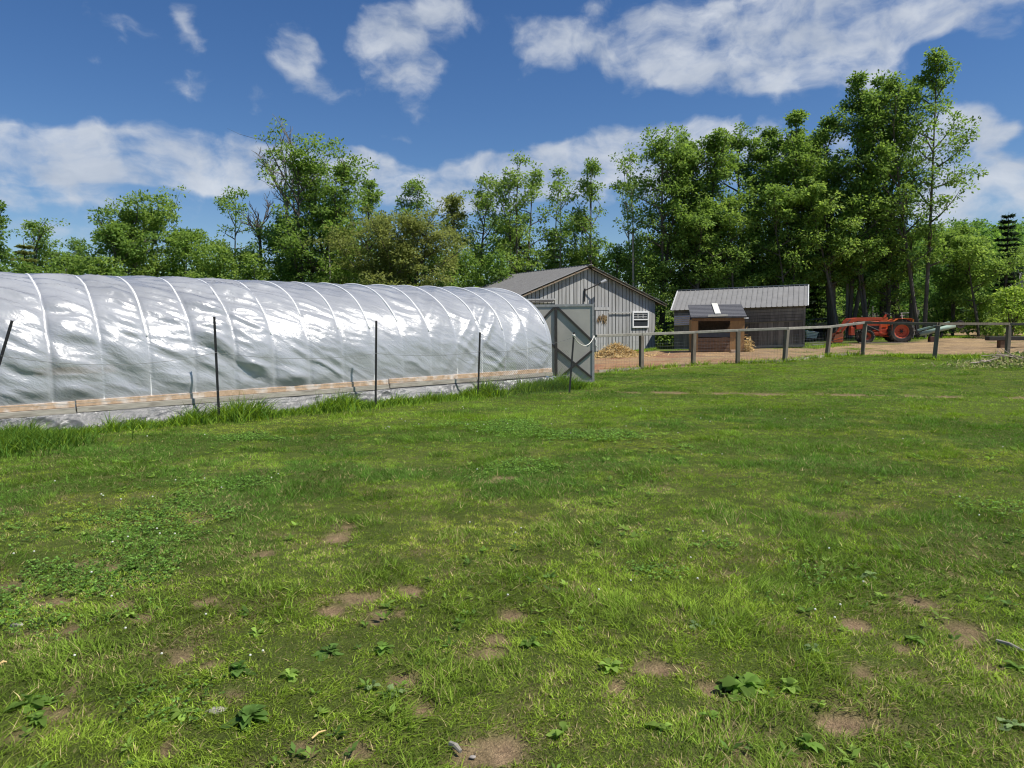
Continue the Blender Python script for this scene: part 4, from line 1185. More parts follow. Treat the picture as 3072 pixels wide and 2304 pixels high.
    MB().tube([P(-.98, .25, .42), P(-2.75, .30, .86)], .115 * k, 14).build('beam', mg, im, smooth=True)
    mb = MB(); mb.bar(P(-.95, -.12, .60), P(-2.6, -.05, 1.02), .12 * k, .10 * k); mb.build('beam', mg, im, bevel=.01)
    mb = MB(); mb.bar(P(-.92, .25, .36), P(-1.15, .25, .50), .14 * k, .22 * k); mb.bar(P(-.96, -.3, .42), P(-.96, .4, .42), .08 * k, .08 * k); mb.bar(P(-.96, 0, .4), P(-.90, 0, 1.0), .07 * k, .07 * k, up=(1, 0, 0)); mb.bar(P(-.9, 0, .98), P(-1.9, .05, .82), .05 * k, .05 * k); mb.build('headstock', M_BLACK, im)
    mb = MB(); mb.bar(P(-2.5, .2, .86), P(-2.98, .28, 1.12), .04 * k, .06 * k); mb.tube([P(-2.98, .28, 1.14), P(-3.0, .3, .90)], .022 * k, 6); mb.build('wheel_arm', M_BLACK, im)
    tw = MB().lathe([(.10 * k, -.045 * k), (.19 * k, -.05 * k), (.205 * k, 0), (.19 * k, .05 * k), (.10 * k, .045 * k)], P(-3.0, .33, .90), Yv, 24).build('tail_wheel', M_TYRE, im)
    MB().lathe([(0, .03 * k), (.04 * k, .035 * k), (.10 * k, .01 * k), (.10 * k, -.03 * k)], P(-3.0, .33, .90), Yv, 16).build('rim', mat('rusty_rim', (.16, .07, .045), rough=.8), tw)
    for (x, y) in ((-1.6, .28), (-2.15, .3)):
        MB().bar(P(x, y, .48), P(x + .1, y, .25), .03 * k, .12 * k, up=(1, 0, 0)).build('tine', M_BLACK, im)
    # block beneath the implement
    mb = MB(); bx(mb, -1.72, .2, .15, .19, .19, .16); o = mb.build('stump_block', mat('red_brown_block', (.17, .085, .06), (.11, .06, .045), scale=8, rough=.9, bump=.4), loc=P(-1.72, .2, 0), bevel=.02)
    tag(o, 'reddish brown block on the ground beneath the pale green implement', 'block')
    # long bar lying on the ground under the tractor
    o = MB().bar(P(-2.0, .75, .02), P(2.2, .85, .03), .07, .05).build('ground_pole', mat('pole_pale', (.34, .29, .22), (.22, .19, .15), rough=.9), loc=P(0, .8, 0)); tag(o, 'long thin pole lying on the dirt under the tractor', 'pole')
build_tractor()

# ------------------------------------------------------------------ pale open tub on black wheels beside the shed
def build_cart():
    c = ground_at(2433, 1024.5); k = c.y / 33
    e = Vector((.95, -.2, 0)).normalized(); b = Vector((-e.y, e.x, 0))
    o = thing('garden_cart', c, 'small pale slatted tub cart with dark underside beside the shed corner', 'cart')
    def P(x, y, z): return c + e * (x * k) + b * (y * k) + Vector((0, 0, z * k))
    mp = mat('pale_plastic', (.82, .83, .84), (.70, .71, .72), scale=6, rough=.5)
    mb = MB()
    lo, hi = [(-.20, -.2), (.20, -.2), (.20, .25), (-.20, .25)], [(-.27, -.26), (.25, -.26), (.25, .3), (-.27, .3)]
    for i in range(4):
        j = (i + 1) % 4
        for r in range(4):
            f0, f1 = r / 4, r / 4 + .17
            def q(n, f): return P(lo[n][0] + (hi[n][0] - lo[n][0]) * f, lo[n][1] + (hi[n][1] - lo[n][1]) * f, .16 + .26 * f + (.08 if n in (0, 3) else -.02) * f)
            mb.quad(q(i, f0), q(j, f0), q(j, f1), q(i, f1))
    t = mb.build('tub', mp, o); md = t.modifiers.new('thick', 'SOLIDIFY'); md.thickness = .02
    mb = MB().box(P(0, 0, .15), e * .19 * k, b * .2 * k, (0, 0, .02 * k)); mb.build('base', M_BLACK, o)
    MB().tube([P(-.28, -.28, .5), P(.27, -.28, .42), P(.27, .3, .42), P(-.28, .3, .5), P(-.28, -.28, .5)], .018 * k, 6).build('rim_rail', mp, o)
    for sd in (-.2, .22): MB().lathe([(0, .03), (.09 * k, .03), (.10 * k, 0), (.09 * k, -.03), (0, -.03)], P(-.12, sd, .09), b, 16).build('wheel', M_BLACK, o)
    MB().box(P(.17, 0, .07), e * .03, b * .16 * k, (0, 0, .07 * k)).build('leg', M_BLACK, o)
    # dark barrel-like stack behind it
    mb = MB().lathe([(0, 0), (.24 * k, 0), (.25 * k, .3 * k), (.24 * k, .62 * k), (.0, .62 * k)], ground_at(2462, 1016) + Vector((0, .3, 0)), (0, 0, 1), 18)
    q = mb.build('barrel', M_BLACK, loc=ground_at(2462, 1016)); tag(q, 'dark barrel standing behind the pale tub cart', 'barrel')
    # boards lying in the grass
    for i, ((ax, ay), (bx_, by)) in enumerate((((2430, 1031), (2476, 1030)), ((2436, 1037), (2470, 1036)))):
        p, q = ground_at(ax, ay), ground_at(bx_, by)
        w = MB().bar(p + Vector((0, 0, .04)), q + Vector((0, 0, .04)), .12, .04).build('board', M_RAIL, loc=p)
        tag(w, ('upper' if i == 0 else 'lower') + ' grey board lying on the grass below the pale tub cart', 'board')
    # stack of lumber on trestle behind
    p = at(2418, 968, 40.5); g = G(p.x, p.y)
    o = thing('lumber_stack', Vector((p.x, p.y, g)), 'stack of pale sawn boards on blocks behind the shed corner', 'lumber')
    mb = MB(); rr = random.Random(3)
    for i in range(5):
        z = p.z - .05 - .07 * i
        mb.bar(Vector((p.x + rr.uniform(-.1, .1), p.y, z)), Vector((p.x + 1.5 + rr.uniform(-.2, .2), p.y + .1, z + .03)), .5, .05)
    mb.build('boards', M_TANW, o)
    for dx in (.25, 1.2): MB().hexa([Vector((p.x + dx + a, p.y + b_, z)) for z in (g - .05, p.z - .37) for a, b_ in ((-.08, -.2), (.08, -.2), (.08, .2), (-.08, .2))]).build('block', M_BROWNW, o)
build_cart()

# ------------------------------------------------------------------ bench at the right
def build_bench():
    d = Vector((.992, -.12, 0)).normalized(); s = Vector((-d.y, d.x, 0))
    a = ground_at(2999, 1042); zt = at(2962, 1010, a.y).z; zb = at(2962, 1021.5, a.y).z
    x0 = at(2961, 1015, a.y).x; L = 2.6
    A = Vector((x0, a.y, 0))
    mw = mat('dark_plank', (.06, .055, .048), (.04, .036, .032), scale=8, rough=.9, bump=.3)
    o = thing('bench', (A + d * L / 2).xy.to_3d() + Vector((0, 0, a.z)), 'thick dark plank bench on stubby legs behind the fence at the right edge', 'bench')
    MB().box(A + d * L / 2 + Vector((0, 0, (zt + zb) / 2)), d * L / 2, s * .16, (0, 0, (zt - zb) / 2)).build('seat', mw, o, bevel=.015)
    for u in (.52, 2.1):
        p = A + d * u; g = G(p.x, p.y)
        MB().box(p + Vector((0, 0, (g - .05 + zb) / 2)), d * .09, s * .13, (0, 0, (zb - g + .05) / 2)).build('leg', M_BROWNW, o, bevel=.01)
build_bench()

# ------------------------------------------------------------------ far fences among the trees
def far_fence(name, label, rows, posts, m, r=.04):
    """rows: lists of (px, py, Y) rail points; posts: (px, ytop, Y)"""
    p0 = at(*rows[0][0]); o = thing(name, Vector((p0.x, p0.y, G(p0.x, p0.y))), label, 'fence')
    for row in rows:
        MB().tube([at(*q) for q in row], r, 6).build('rail', m, o)
    for (px, py, Y) in posts:
        t = at(px, py, Y); g = G(t.x, t.y)
        MB().tube([Vector((t.x, t.y, g - .1)), t], [.07, .06], 7).build('post', m, o)
far_fence('pole_fence', 'grey pole fence among the trees above the red tractor', [[(2400, 962, 41), (2500, 953, 41.5), (2600, 944, 42), (2750, 938, 42.5)], [(2550, 950, 42), (2680, 948, 42.5), (2760, 948, 42.5)]],
          [(2398, 950, 41), (2537, 932, 41.8), (2617, 915, 42), (2697, 928, 42.4), (2755, 930, 42.5)], mat('pole_grey', (.26, .255, .24), (.16, .155, .145), scale=7, rough=.9))
far_fence('paddock_fence', 'dark board fence seen in the gap between barn and grey shed', [[(1960, 972, 42), (2004, 970, 42.5), (2050, 968, 43)], [(1960, 984, 42), (2004, 981, 42.5), (2050, 980, 43)]],
          [(1998, 966, 42.4), (2048, 964, 43)], M_SHEDW, .09)
# white-barked dead tree trunk standing in the gap
def build_pole():
    b = ground_at(1986, 1000); t = at(1986, 893, b.y)
    o = MB().tube([b - Vector((0, 0, .1)), t], [.12, .09], 8).build('pole', mat('pale_pole', (.42, .40, .36), (.28, .27, .24), scale=8, rough=.9), loc=b)
    tag(o, 'pale upright pole in the gap between barn and grey shed', 'pole')
build_pole()

# ------------------------------------------------------------------ brush pile at the right edge of the lawn
def build_brush():
    c = ground_at(3040, 1094); rr = np.random.default_rng(6)
    o = thing('brush_pile', c, 'heap of cut branches and wilting weeds at the right edge of the lawn', 'brush pile')
    mb = MB()
    for i in range(46):
        p = c + Vector((rr.normal() * .45 + .15, rr.normal() * .28, .06 + abs(rr.normal()) * .12))
        d = Vector((rr.uniform(-1, 1), rr.uniform(-.6, .3), rr.uniform(-.2, .25))).normalized() * rr.uniform(.15, .5)
        m_ = p + Vector((rr.normal(), rr.normal(), rr.normal())) * .04
        q0, q1 = p - d, p + d
        q0.z = max(q0.z, G(q0.x, q0.y) + .02)
        r0 = rr.uniform(.008, .026)
        mb.tube([q0, m_, q1], [r0, r0 * .85, r0 * .5], 6)
    mb.build('branches', mat('cut_branch', (.52, .43, .35), (.34, .26, .21), scale=9, rough=.9, island=.35), o)
    n = 3800
    P = np.array(c) + np.stack([rr.normal(size=n) * .85, rr.normal(size=n) * .42 - .06, np.zeros(n)], 1)
    q = ((P[:, 0] - c.x) / .9) ** 2 + ((P[:, 1] - c.y) / .45) ** 2
    P[:, 2] = gz(P[:, 0], P[:, 1]) + .02 + .30 * np.exp(-q * .8) * rr.uniform(.2, 1, n)
    D = unit(rr.normal(size=(n, 3)) + np.array([0, -.1, .35]))
    V, F = leaf_quads(P, D, rr.uniform(.05, .13, n), rr.uniform(.03, .07, n))
    tn = np.where(rr.random((n, 1)) < .6, np.array([[.20, .27, .08]]), np.array([[.40, .38, .20]])) * rr.uniform(.7, 1.3, (n, 1))
    np_obj('leaves', V, F, M_LEAF, o, tone=np.repeat(tn, 4, 0))
M_LEAF = leaf_mat('foliage', transl=.5, rough=.6, spec=.12, back=1.5)
M_BLADE = leaf_mat('grass_blade', transl=.35, rough=.7, spec=.08, vary=.36, back=1.2)
build_brush()
# bits lying on the lawn
def bits():
    ms = mat('field_stone', (.36, .33, .29), (.27, .24, .21), scale=8, rough=.9, bump=.3)
    rr = random.Random(8)
    for (px, py, r, lab) in ((50, 1877, .03, 'pale flat stone in a bare patch near the left edge'), (651, 2132, .03, 'grey stone half sunk in the front lawn'), (1418, 2268, .009, 'small tan pebble in the bare earth patch at the bottom')):
        c = ground_at(px, py); mb = MB(); n = 9
        for j in range(6):
            for i in range(n):
                t = 2 * math.pi * i / n; f = j / 5 * math.pi / 2 * .98
                k = r * (1 + .18 * math.sin(3 * i + j + px))
                mb.v.append(c + Vector((k * math.cos(t) * math.cos(f) * 1.5, k * math.sin(t) * math.cos(f), r * .55 * math.sin(f) - .004)))
        for j in range(5):
            for i in range(n):
                q = (i + 1) % n; mb.f.append((j * n + i, j * n + q, (j + 1) * n + q, (j + 1) * n + i))
        tag(mb.build('stone', ms, loc=c, smooth=True), lab, 'stone')
    for (a, b, r, lab) in (((1352, 2240), (1382, 2264), .011, 'short grey stick lying in the bare earth patch at the bottom'), ((936, 2224), (976, 2200), .004, 'thin straw coloured stalk lying on the front lawn left of the earth patch'),
                           ((0, 2000), (20, 1993), .006, 'pale twig at the left edge of the front lawn'), ((2990, 1930), (3072, 1962), .010, 'dark twig lying in the lawn at the right edge')):
        p, q = ground_at(*a), ground_at(*b)
        tag(MB().tube([p + Vector((0, 0, .012)), p.lerp(q, .5) + Vector((0, 0, .02)), q + Vector((0, 0, .012))], [r, r, r * .7], 7).build('stick', M_RAIL if r > .008 else M_STRAW, loc=p), lab, 'stick')
bits()
# ------------------------------------------------------------------ trees
M_BARK = mat('bark', (.115, .098, .082), (.07, .06, .05), scale=10, stretch=(2, 2, .4), rough=.95, bump=.4, c3=(.17, .155, .135), c3amt=.5)
M_BARKP = mat('pale_bark', (.30, .285, .25), (.20, .185, .16), scale=10, stretch=(2, 2, .4), rough=.95, bump=.4)
M_DEAD = mat('dead_wood', (.25, .235, .215), (.16, .15, .14), scale=9, rough=.95)
TONES = {'maple': ((.130, .212, .046), (.235, .350, .082)), 'dark': ((.108, .184, .042), (.190, .298, .070)), 'light': ((.155, .245, .054), (.275, .385, .095)),
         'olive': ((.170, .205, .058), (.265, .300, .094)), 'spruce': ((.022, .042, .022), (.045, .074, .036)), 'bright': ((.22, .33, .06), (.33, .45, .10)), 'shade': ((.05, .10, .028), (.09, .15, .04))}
def crown_leaves(C, A, n_per, rad, ll, lw, tone, rr, droop=.4, flat=.6):
    """tufts: centres C, outward axes A; leaves radiate from the twig end and hang over like an umbrella"""
    k = len(C); n = k * n_per
    C2 = np.repeat(C, n_per, 0); A2 = np.repeat(A, n_per, 0); R2 = np.repeat(rad, n_per)
    d = unit(rr.normal(size=(n, 3)) * np.array([1, 1, .75]) + A2 * .5 + np.array([0, 0, .15]))
    rad_ = R2 * rr.random(n) ** .45
    P = C2 + d * rad_[:, None] * np.array([1, 1, flat])
    D = unit(d + rr.normal(size=(n, 3)) * .45 + np.array([0, 0, -droop]))
    nrm = unit(np.array([0, 0, .8]) + d * .6 + rr.normal(size=(n, 3)) * .45)
    L_ = ll * rr.uniform(.7, 1.25, n)
    V, F = leaf_quads(P, D, L_, L_ * lw, nrm)
    t0, t1 = np.array(tone[0]), np.array(tone[1])
    m = np.repeat(rr.random(k), n_per)[:, None] * .7 + rr.random((n, 1)) * .3
    tn = t0 * (1 - m) + t1 * m
    return V, F, np.repeat(tn, 4, 0)
TREE_N = [0]
def make_tree(name, label, px, ytop, hw, ybot, Y, kind='maple', dens=1.0, stems=1, tuft=.42, leaf=.155, trunk_r=None, open_=.0, lean=0., bark=None, group=None, up=.6, seed=None, pxbase=None, bare=None, cat='tree', taper=.8):
    """crown spans hw picture pixels either side of px, from ytop down to ybot, at depth Y; all converted to metres"""
    TREE_N[0] += 1
    sd = 1000 + seed if seed is not None else int(px) * 3 + int(ytop) * 7 + 11
    rr = np.random.default_rng(sd)
    tp = at(px, ytop, Y); bp = at(pxbase if pxbase is not None else px, 960, Y)
    base = Vector((bp.x, bp.y, G(bp.x, bp.y)))
    H = tp.z - base.z; Rr = hw * Y / FPX
    zb = max(.3, at(px, ybot, Y).z - base.z)
    o = thing(name, base, label, cat, group)
    tr = trunk_r or (.012 * H + .03)
    mb = MB(); C = []; A = []
    offx = tp.x - base.x
    def limb(p0, d0, L, r0, depth, curve_up):
        n = max(3, int(L / .7)); pts = [p0]; d = d0.copy()
        for i in range(n):
            d = (d + Vector((rr.normal(), rr.normal(), rr.normal())) * .13 + Vector((0, 0, curve_up / n))).normalized()
            pts.append(pts[-1] + d * (L / n))
        rs = [r0 * (1 - .8 * i / n) for i in range(n + 1)]
        mb.tube(pts, rs, 5 if depth else 7, False)
        return pts, d
    def env(f):       # crown outline: 0 at base .. 1 at top
        return max(.10, (math.sin(math.pi * min(1, (f * .80 + .19))) ** taper))
    for s in range(stems):
        a = rr.uniform(0, 6.28); sp = Rr * .55 if stems > 1 else 0
        top = Vector((base.x + offx + lean + sp * math.cos(a + s * 2.4) , base.y + sp * math.sin(a + s * 2.4) * .8, base.z + H * (1 - .10 * s * rr.random())))
        st = base + Vector((math.cos(a + s * 2.1), math.sin(a + s * 2.1), 0)) * (.15 * (stems > 1))
        n = 12; tpts = []
        wob = [rr.normal() * .012 * H for _ in range(4)]
        for i in range(n + 1):
            f = i / n
            p = st.lerp(top, f); b = f ** 1.3
            p = Vector((st.x + (top.x - st.x) * b + wob[0] * math.sin(f * 4 + wob[2]), st.y + (top.y - st.y) * b + wob[1] * math.sin(f * 3.3), p.z))
            tpts.append(p)
        mb.tube([tpts[0] - Vector((0, 0, .2))] + tpts, [tr * 1.15] + [tr * (1 - .92 * (i / n) ** .9) * (1.0 if stems == 1 else .7) for i in range(n + 1)], 8, False)
        Hs = tpts[-1].z - base.z
        C.append(tpts[-1]); A.append(Vector((0, 0, 1)))
        nb = int((Hs - zb) / .36 * (1.0 if stems == 1 else .62) * (.7 + .5 * dens))
        for j in range(max(4, nb)):
            f = (j + rr.random()) / max(4, nb)
            zz = zb + (Hs - zb) * f * .97
            q = min(n - 1e-3, zz / Hs * n); i = int(q); p = tpts[i].lerp(tpts[i + 1], q - i)
            az_ = j * 2.4 + rr.normal() * .6
            L = Rr * env(f) * rr.uniform(.6, 1.2) * (.85 if stems > 1 else 1)
            e = rr.normal(up, .18) * (.6 + .8 * f)
            d = Vector((math.cos(az_) * math.cos(e), math.sin(az_) * math.cos(e), math.sin(e)))
            L = max(.4, L / max(.45, math.cos(e)) * .92)
            pts, dd = limb(p, d, L, tr * .32 * (1 - .6 * f) + .012, 1, .35)
            m = len(pts)
            for u in range(1, m):
                fr_ = u / (m - 1)
                if fr_ > .25 + .3 * open_ and rr.random() < .6 + .4 * (1 - open_):
                    C.append(pts[u]); A.append((pts[u] - p).normalized())
                if fr_ > .22 and rr.random() < .85:
                    for w in range(1 + int(rr.random() < dens * .7) + int(rr.random() < (dens - .9))):
                        sdv = Vector((rr.normal(), rr.normal(), rr.normal() * .5 + .25)).normalized()
                        d2 = (dd * .6 + sdv).normalized(); L2 = L * rr.uniform(.22, .5)
                        p2, _ = limb(pts[u], d2, L2, .016, 2, .3)
                        C.append(p2[-1]); A.append(d2)
                        if len(p2) > 3 and rr.random() < .6: C.append(p2[len(p2) // 2]); A.append(d2)
    # fit the grown tree to its measured height and spread
    tone = TONES[kind]
    C_ = np.array([tuple(c) for c in C])
    kz = H / max(1.0, (C_[:, 2].max() + tuft * .45 - base.z))
    cx = base.x + offx
    kx = float(np.clip(Rr / max(.3, np.percentile(np.abs(C_[:, 0] - cx), 95) + tuft * .5), .6, 2.2))
    def fit(v):
        f = min(1, max(0, (v[2] - base.z) / (zb + .3)))
        return Vector((base.x + (v[0] - base.x) * (1 - f) + f * (offx + (v[0] - cx) * kx), base.y + (v[1] - base.y) * (1 + f * (min(kx, 1.4) - 1)), base.z + (v[2] - base.z) * kz))
    mb.v = [fit(v) for v in mb.v]
    C = [fit(c) for c in C]
    C_ = np.array([tuple(c) for c in C]); A_ = np.array([tuple(a) for a in A])
    if bare is not None:      # a dead side carries twigs but no leaves
        keep = np.array([not bare(c - np.array(base), Rr, H) for c in C_]); C_, A_ = C_[keep], A_[keep]
    if open_ > 0:
        keep = rr.random(len(C_)) > open_ * .35; C_, A_ = C_[keep], A_[keep]
    cap = 2000
    if len(C_) > cap:
        s_ = rr.choice(len(C_), cap, replace=False); C_, A_ = C_[s_], A_[s_]
    per = int(23 * (.6 + .5 * dens) * (tuft / .5) ** 1.3 * (.2 / leaf) ** 1.5) + 4
    rad = tuft * rr.uniform(.65, 1.3, len(C_))
    V, F, T = crown_leaves(C_, A_, per, rad, leaf, .62, tone, rr)
    mb.build('trunk', bark or M_BARK, o)
    np_obj('crown', V, F, M_LEAF, o, tone=T)
    return o
def make_spruce(name, label, px, ytop, hw, ybot, Y, kind='spruce', group=None, seed=0, cat='tree'):
    rr = np.random.default_rng(500 + seed)
    tp = at(px, ytop, Y); base = Vector((tp.x, tp.y, G(tp.x, tp.y))); H = tp.z - base.z; Rr = hw * Y / FPX
    zb = max(.2, at(px, ybot, Y).z - base.z)
    o = thing(name, base, label, cat, group)
    mb = MB().tube([base - Vector((0, 0, .2)), base + Vector((0, 0, H * .5)), base + Vector((0, 0, H))], [.014 * H + .03, .009 * H + .02, .01], 8, False)
    P = []; D = []
    z = zb
    while z < H - .1:
        f = (z - zb) / (H - zb); L = Rr * (1 - f) ** .8 * rr.uniform(.75, 1.15) + .12
        nb = 9
        for j in range(nb):
            a = rr.uniform(0, 6.283); l = L * rr.uniform(.7, 1.1)
            d = np.array([math.cos(a), math.sin(a), -.28 + .5 * f])
            d /= np.linalg.norm(d)
            p0 = np.array([base.x, base.y, base.z + z])
            mb.tube([Vector(p0), Vector(p0 + d * l * .9)], [.02, .006], 4, False)
            n = int(26 + 40 * l)
            u = rr.random(n) ** .7
            pts = p0 + d * (l * u)[:, None]
            side = np.cross(d, [0, 0, 1.0])
            sg = rr.choice([-1, 1], n)
            q = unit(d[None] * .75 + side[None] * sg[:, None] * rr.uniform(.3, 1, n)[:, None] + rr.normal(size=(n, 3)) * .22 + np.array([0, 0, -.25]))
            P.append(pts); D.append(q)
        z += .30 + .1 * rr.random()
    P = np.concatenate(P); D = np.concatenate(D); n = len(P)
    V, F = leaf_quads(P, D, rr.uniform(.18, .36, n), rr.uniform(.05, .10, n))
    t0, t1 = map(np.array, TONES[kind]); m = rr.random((n, 1))
    mb.build('trunk', M_BARK, o)
    np_obj('crown', V, F, M_LEAF, o, tone=np.repeat(t0 * (1 - m) + t1 * m, 4, 0))
def make_dead(name, label, px, ytop, hw, ybot, Y, seed, m=None, pxbase=None, r0=.09):
    rr = np.random.default_rng(900 + seed)
    tp = at(px, ytop, Y); bp = at(pxbase or px, 960, Y); base = Vector((bp.x, bp.y, G(bp.x, bp.y))); H = tp.z - base.z; Rr = hw * Y / FPX
    zb = at(px, ybot, Y).z - base.z
    o = thing(name, base, label, 'tree')
    mb = MB()
    def grow(p, d, L, r, lev):
        n = 5; pts = [p]
        for i in range(n):
            d = (d + Vector((rr.normal(), rr.normal(), rr.normal())) * .16 + Vector((0, 0, .05))).normalized(); pts.append(pts[-1] + d * L / n)
        mb.tube(pts, [r * (1 - .75 * i / n) + .006 for i in range(n + 1)], 5, False)
        if lev < 3:
            for i in range(1, n + 1):
                for _ in range(2 if lev else 3):
                    if rr.random() < .75:
                        s = Vector((rr.normal(), rr.normal() * .7, abs(rr.normal()) * .8)).normalized()
                        grow(pts[i], (d * .7 + s).normalized(), L * rr.uniform(.3, .5), r * .4, lev + 1)
    mid = base.lerp(tp, zb / H)
    mb.tube([base - Vector((0, 0, .1)), base.lerp(mid, .5) + Vector((.1, 0, 0)), mid], [r0 * 1.3, r0 * 1.1, r0], 8, False)
    for k in range(3):
        a = Vector((rr.normal() * .35 * Rr, rr.normal() * .2 * Rr, H - zb)).normalized()
        grow(mid, a, (H - zb) * rr.uniform(.7, 1.0), r0 * .8, 1)
    mb.build('trunk', m or M_DEAD, o)
# --- behind the greenhouse, left to right
make_tree('maple_tree', 'dark leafy tree cut by the left edge above the greenhouse', -30, 600, 60, 900, 36, 'dark', 1.1)
make_tree('maple_tree', 'small round light tree near the left edge above the greenhouse', 105, 655, 85, 900, 42, 'maple', .8, stems=2, open_=.3)
make_tree('maple_tree', 'low dark round tree just right of the leftmost small tree', 232, 712, 55, 880, 55, 'dark', .9)
make_tree('maple_tree', 'broad domed maple with spreading crown, biggest tree on the left', 452, 545, 132, 930, 39, 'light', 1.35, stems=3, taper=.65, trunk_r=.2, open_=.15)
make_tree('maple_tree', 'darker leafy tree in front of the domed maple, on its left side', 345, 640, 80, 930, 36.5, 'dark', 1.15)
make_tree('ash_tree', 'slim open tree with airy top left of the tall sparse ash', 708, 567, 62, 800, 43, 'maple', .55, open_=.6, trunk_r=.09)
make_dead('dead_tree', 'bare leafless forked tree just left of the tall sparse ash', 780, 615, 45, 740, 40, 3, m=M_BARK)
make_tree('ash_tree', 'tall open ash with dark stems, the highest tree rising over the greenhouse', 945, 378, 140, 830, 38, 'maple', 1.25, stems=4, trunk_r=.22, open_=.2, tuft=.42, up=.7, bare=lambda c, r, h: c[0] < -.72 * r and c[2] > .66 * h)
make_dead('dead_tree', 'leafless grey crown poking out left of the tall open ash', 838, 430, 70, 640, 38.4, 5, pxbase=900)
make_tree('maple_tree', 'medium maple behind the right flank of the tall open ash', 1105, 540, 70, 860, 43, 'maple', .8, open_=.35)
make_tree('ash_tree', 'twin-topped slim tree behind the olive tinted round tree', 1238, 535, 48, 800, 44, 'maple', .7, stems=2, open_=.3, trunk_r=.1)
make_tree('apple_tree', 'rounded olive brown tree with fine small leaves behind the greenhouse middle', 1185, 606, 165, 930, 36, 'olive', 1.5, stems=4, taper=.45, tuft=.42, leaf=.13, trunk_r=.16)
make_tree('maple_tree', 'small dull tree filling the gap right of the olive tree', 1335, 585, 65, 900, 42, 'olive', .8, stems=2, open_=.3)
make_tree('ash_tree', 'slender light tree with open tiers, first left of the barn roof', 1440, 530, 75, 880, 42, 'light', .75, stems=2, open_=.4, trunk_r=.1)
make_tree('ash_tree', 'taller slender tree with open tiers above the barn roof end', 1555, 470, 85, 900, 41, 'light', .7, stems=3, open_=.5, trunk_r=.12)
make_tree('ash_tree', 'thin pale-stemmed tree showing sky through it above the barn ridge', 1662, 497, 62, 820, 42, 'maple', .5, stems=2, open_=.7, trunk_r=.1, bark=M_BARKP)
make_tree('ash_tree', 'open airy tree right of the sky gap above the barn ridge', 1800, 470, 75, 860, 41, 'maple', .6, stems=2, open_=.6, trunk_r=.11)
make_tree('ash_tree', 'half bare twiggy tree beside the dense maple wall above the barn', 1895, 430, 60, 860, 41.5, 'light', .45, stems=2, open_=.8, trunk_r=.1, bark=M_BARKP)
make_tree('maple_tree', 'mid-height maple filling the dip right of the domed maple', 590, 690, 85, 930, 40, 'maple', 1.1, stems=2)
make_tree('maple_tree', 'mid-height light maple left of the tall open ash foot', 690, 722, 80, 930, 38, 'light', 1.1, stems=2)
make_tree('maple_tree', 'shaded mid-height tree behind the stems of the tall open ash', 880, 660, 95, 930, 41.5, 'dark', 1.0, stems=2)
make_tree('maple_tree', 'leafy tree between the tall open ash and the olive tree', 1030, 630, 80, 930, 40, 'maple', 1.0, stems=2)
make_tree('maple_tree', 'leafy tree rising behind the barn ridge below the airy ash', 1760, 640, 85, 900, 43, 'maple', .9, stems=2, open_=.2)
make_tree('maple_tree', 'leafy tree left of the barn roof, behind the greenhouse end', 1500, 640, 95, 930, 43, 'maple', 1.0, stems=2, open_=.2)
make_tree('maple_tree', 'low leafy tree filling the wood edge between the two leftmost rounded trees', 165, 740, 80, 930, 43, 'maple', 1.0, stems=2)
make_tree('maple_tree', 'lower lit maple in front of the dense wall, above the shed roof left end', 2080, 560, 95, 880, 37.5, 'maple', 1.2, stems=2)
make_tree('maple_tree', 'lower lit maple in front of the dense wall, above the shed roof middle', 2205, 600, 90, 880, 38, 'light', 1.15, stems=2)
make_tree('maple_tree', 'lower lit maple in front of the dense wall, above the shed roof right end', 2360, 560, 95, 880, 37.5, 'maple', 1.2, stems=2)
make_tree('maple_tree', 'lit lower maple hanging over the loader end of the tractor', 2480, 520, 95, 850, 37, 'light', 1.2, stems=2, pxbase=2520)
make_tree('maple_tree', 'lit lower maple hanging over the middle of the tractor', 2610, 500, 90, 850, 37, 'maple', 1.15, stems=2)
# --- the tall wall of maples on the right
make_tree('maple_tree', 'left-hand tree of the dense dark maple wall, behind the barn corner', 1985, 392, 115, 900, 39, 'maple', 1.25, stems=2, trunk_r=.2, open_=.1)
make_tree('maple_tree', 'spiky-topped maple in the dense wall above the left end of the grey shed', 2115, 365, 115, 900, 39.5, 'maple', 1.3, stems=3, trunk_r=.22)
make_tree('maple_tree', 'dense maple in the wall directly above the middle of the grey shed', 2235, 385, 110, 900, 41, 'dark', 1.25, stems=2, trunk_r=.2)
make_tree('maple_tree', 'dense maple in the wall above the right end of the grey shed', 2345, 400, 112, 900, 39, 'maple', 1.25, stems=3, trunk_r=.2)
make_tree('maple_tree', 'broad lighter maple right of the grey shed with lit lower boughs', 2455, 322, 118, 880, 38.5, 'maple', 1.25, stems=2, trunk_r=.2, pxbase=2500)
make_tree('maple_tree', 'high double-peaked maple rising behind the tractor', 2560, 208, 110, 850, 38, 'maple', 1.2, stems=2, trunk_r=.17, pxbase=2545)
make_tree('maple_tree', 'high maple squeezed between the double-peaked one and the tallest tree', 2648, 235, 95, 860, 39.5, 'dark', 1.05, stems=2, trunk_r=.2, open_=.2)
make_tree('ash_tree', 'tallest tree, open crown leaning right with long bare boughs behind the tractor', 2768, 150, 135, 800, 37, 'maple', 1.15, stems=2, trunk_r=.17, open_=.35, seed=4, pxbase=2765, up=.6, lean=-.5)
make_tree('maple_tree', 'leafy maple low behind the tractor seat', 2660, 560, 90, 900, 38.5, 'maple', 1.2)
make_tree('maple_tree', 'full bushy maple right of the tallest tree, left of its twin', 2855, 672, 100, 930, 39, 'maple', 1.3, stems=2)
make_tree('maple_tree', 'full bushy maple with bright lit edge near the right side', 2945, 705, 90, 930, 37.5, 'light', 1.25, stems=2)
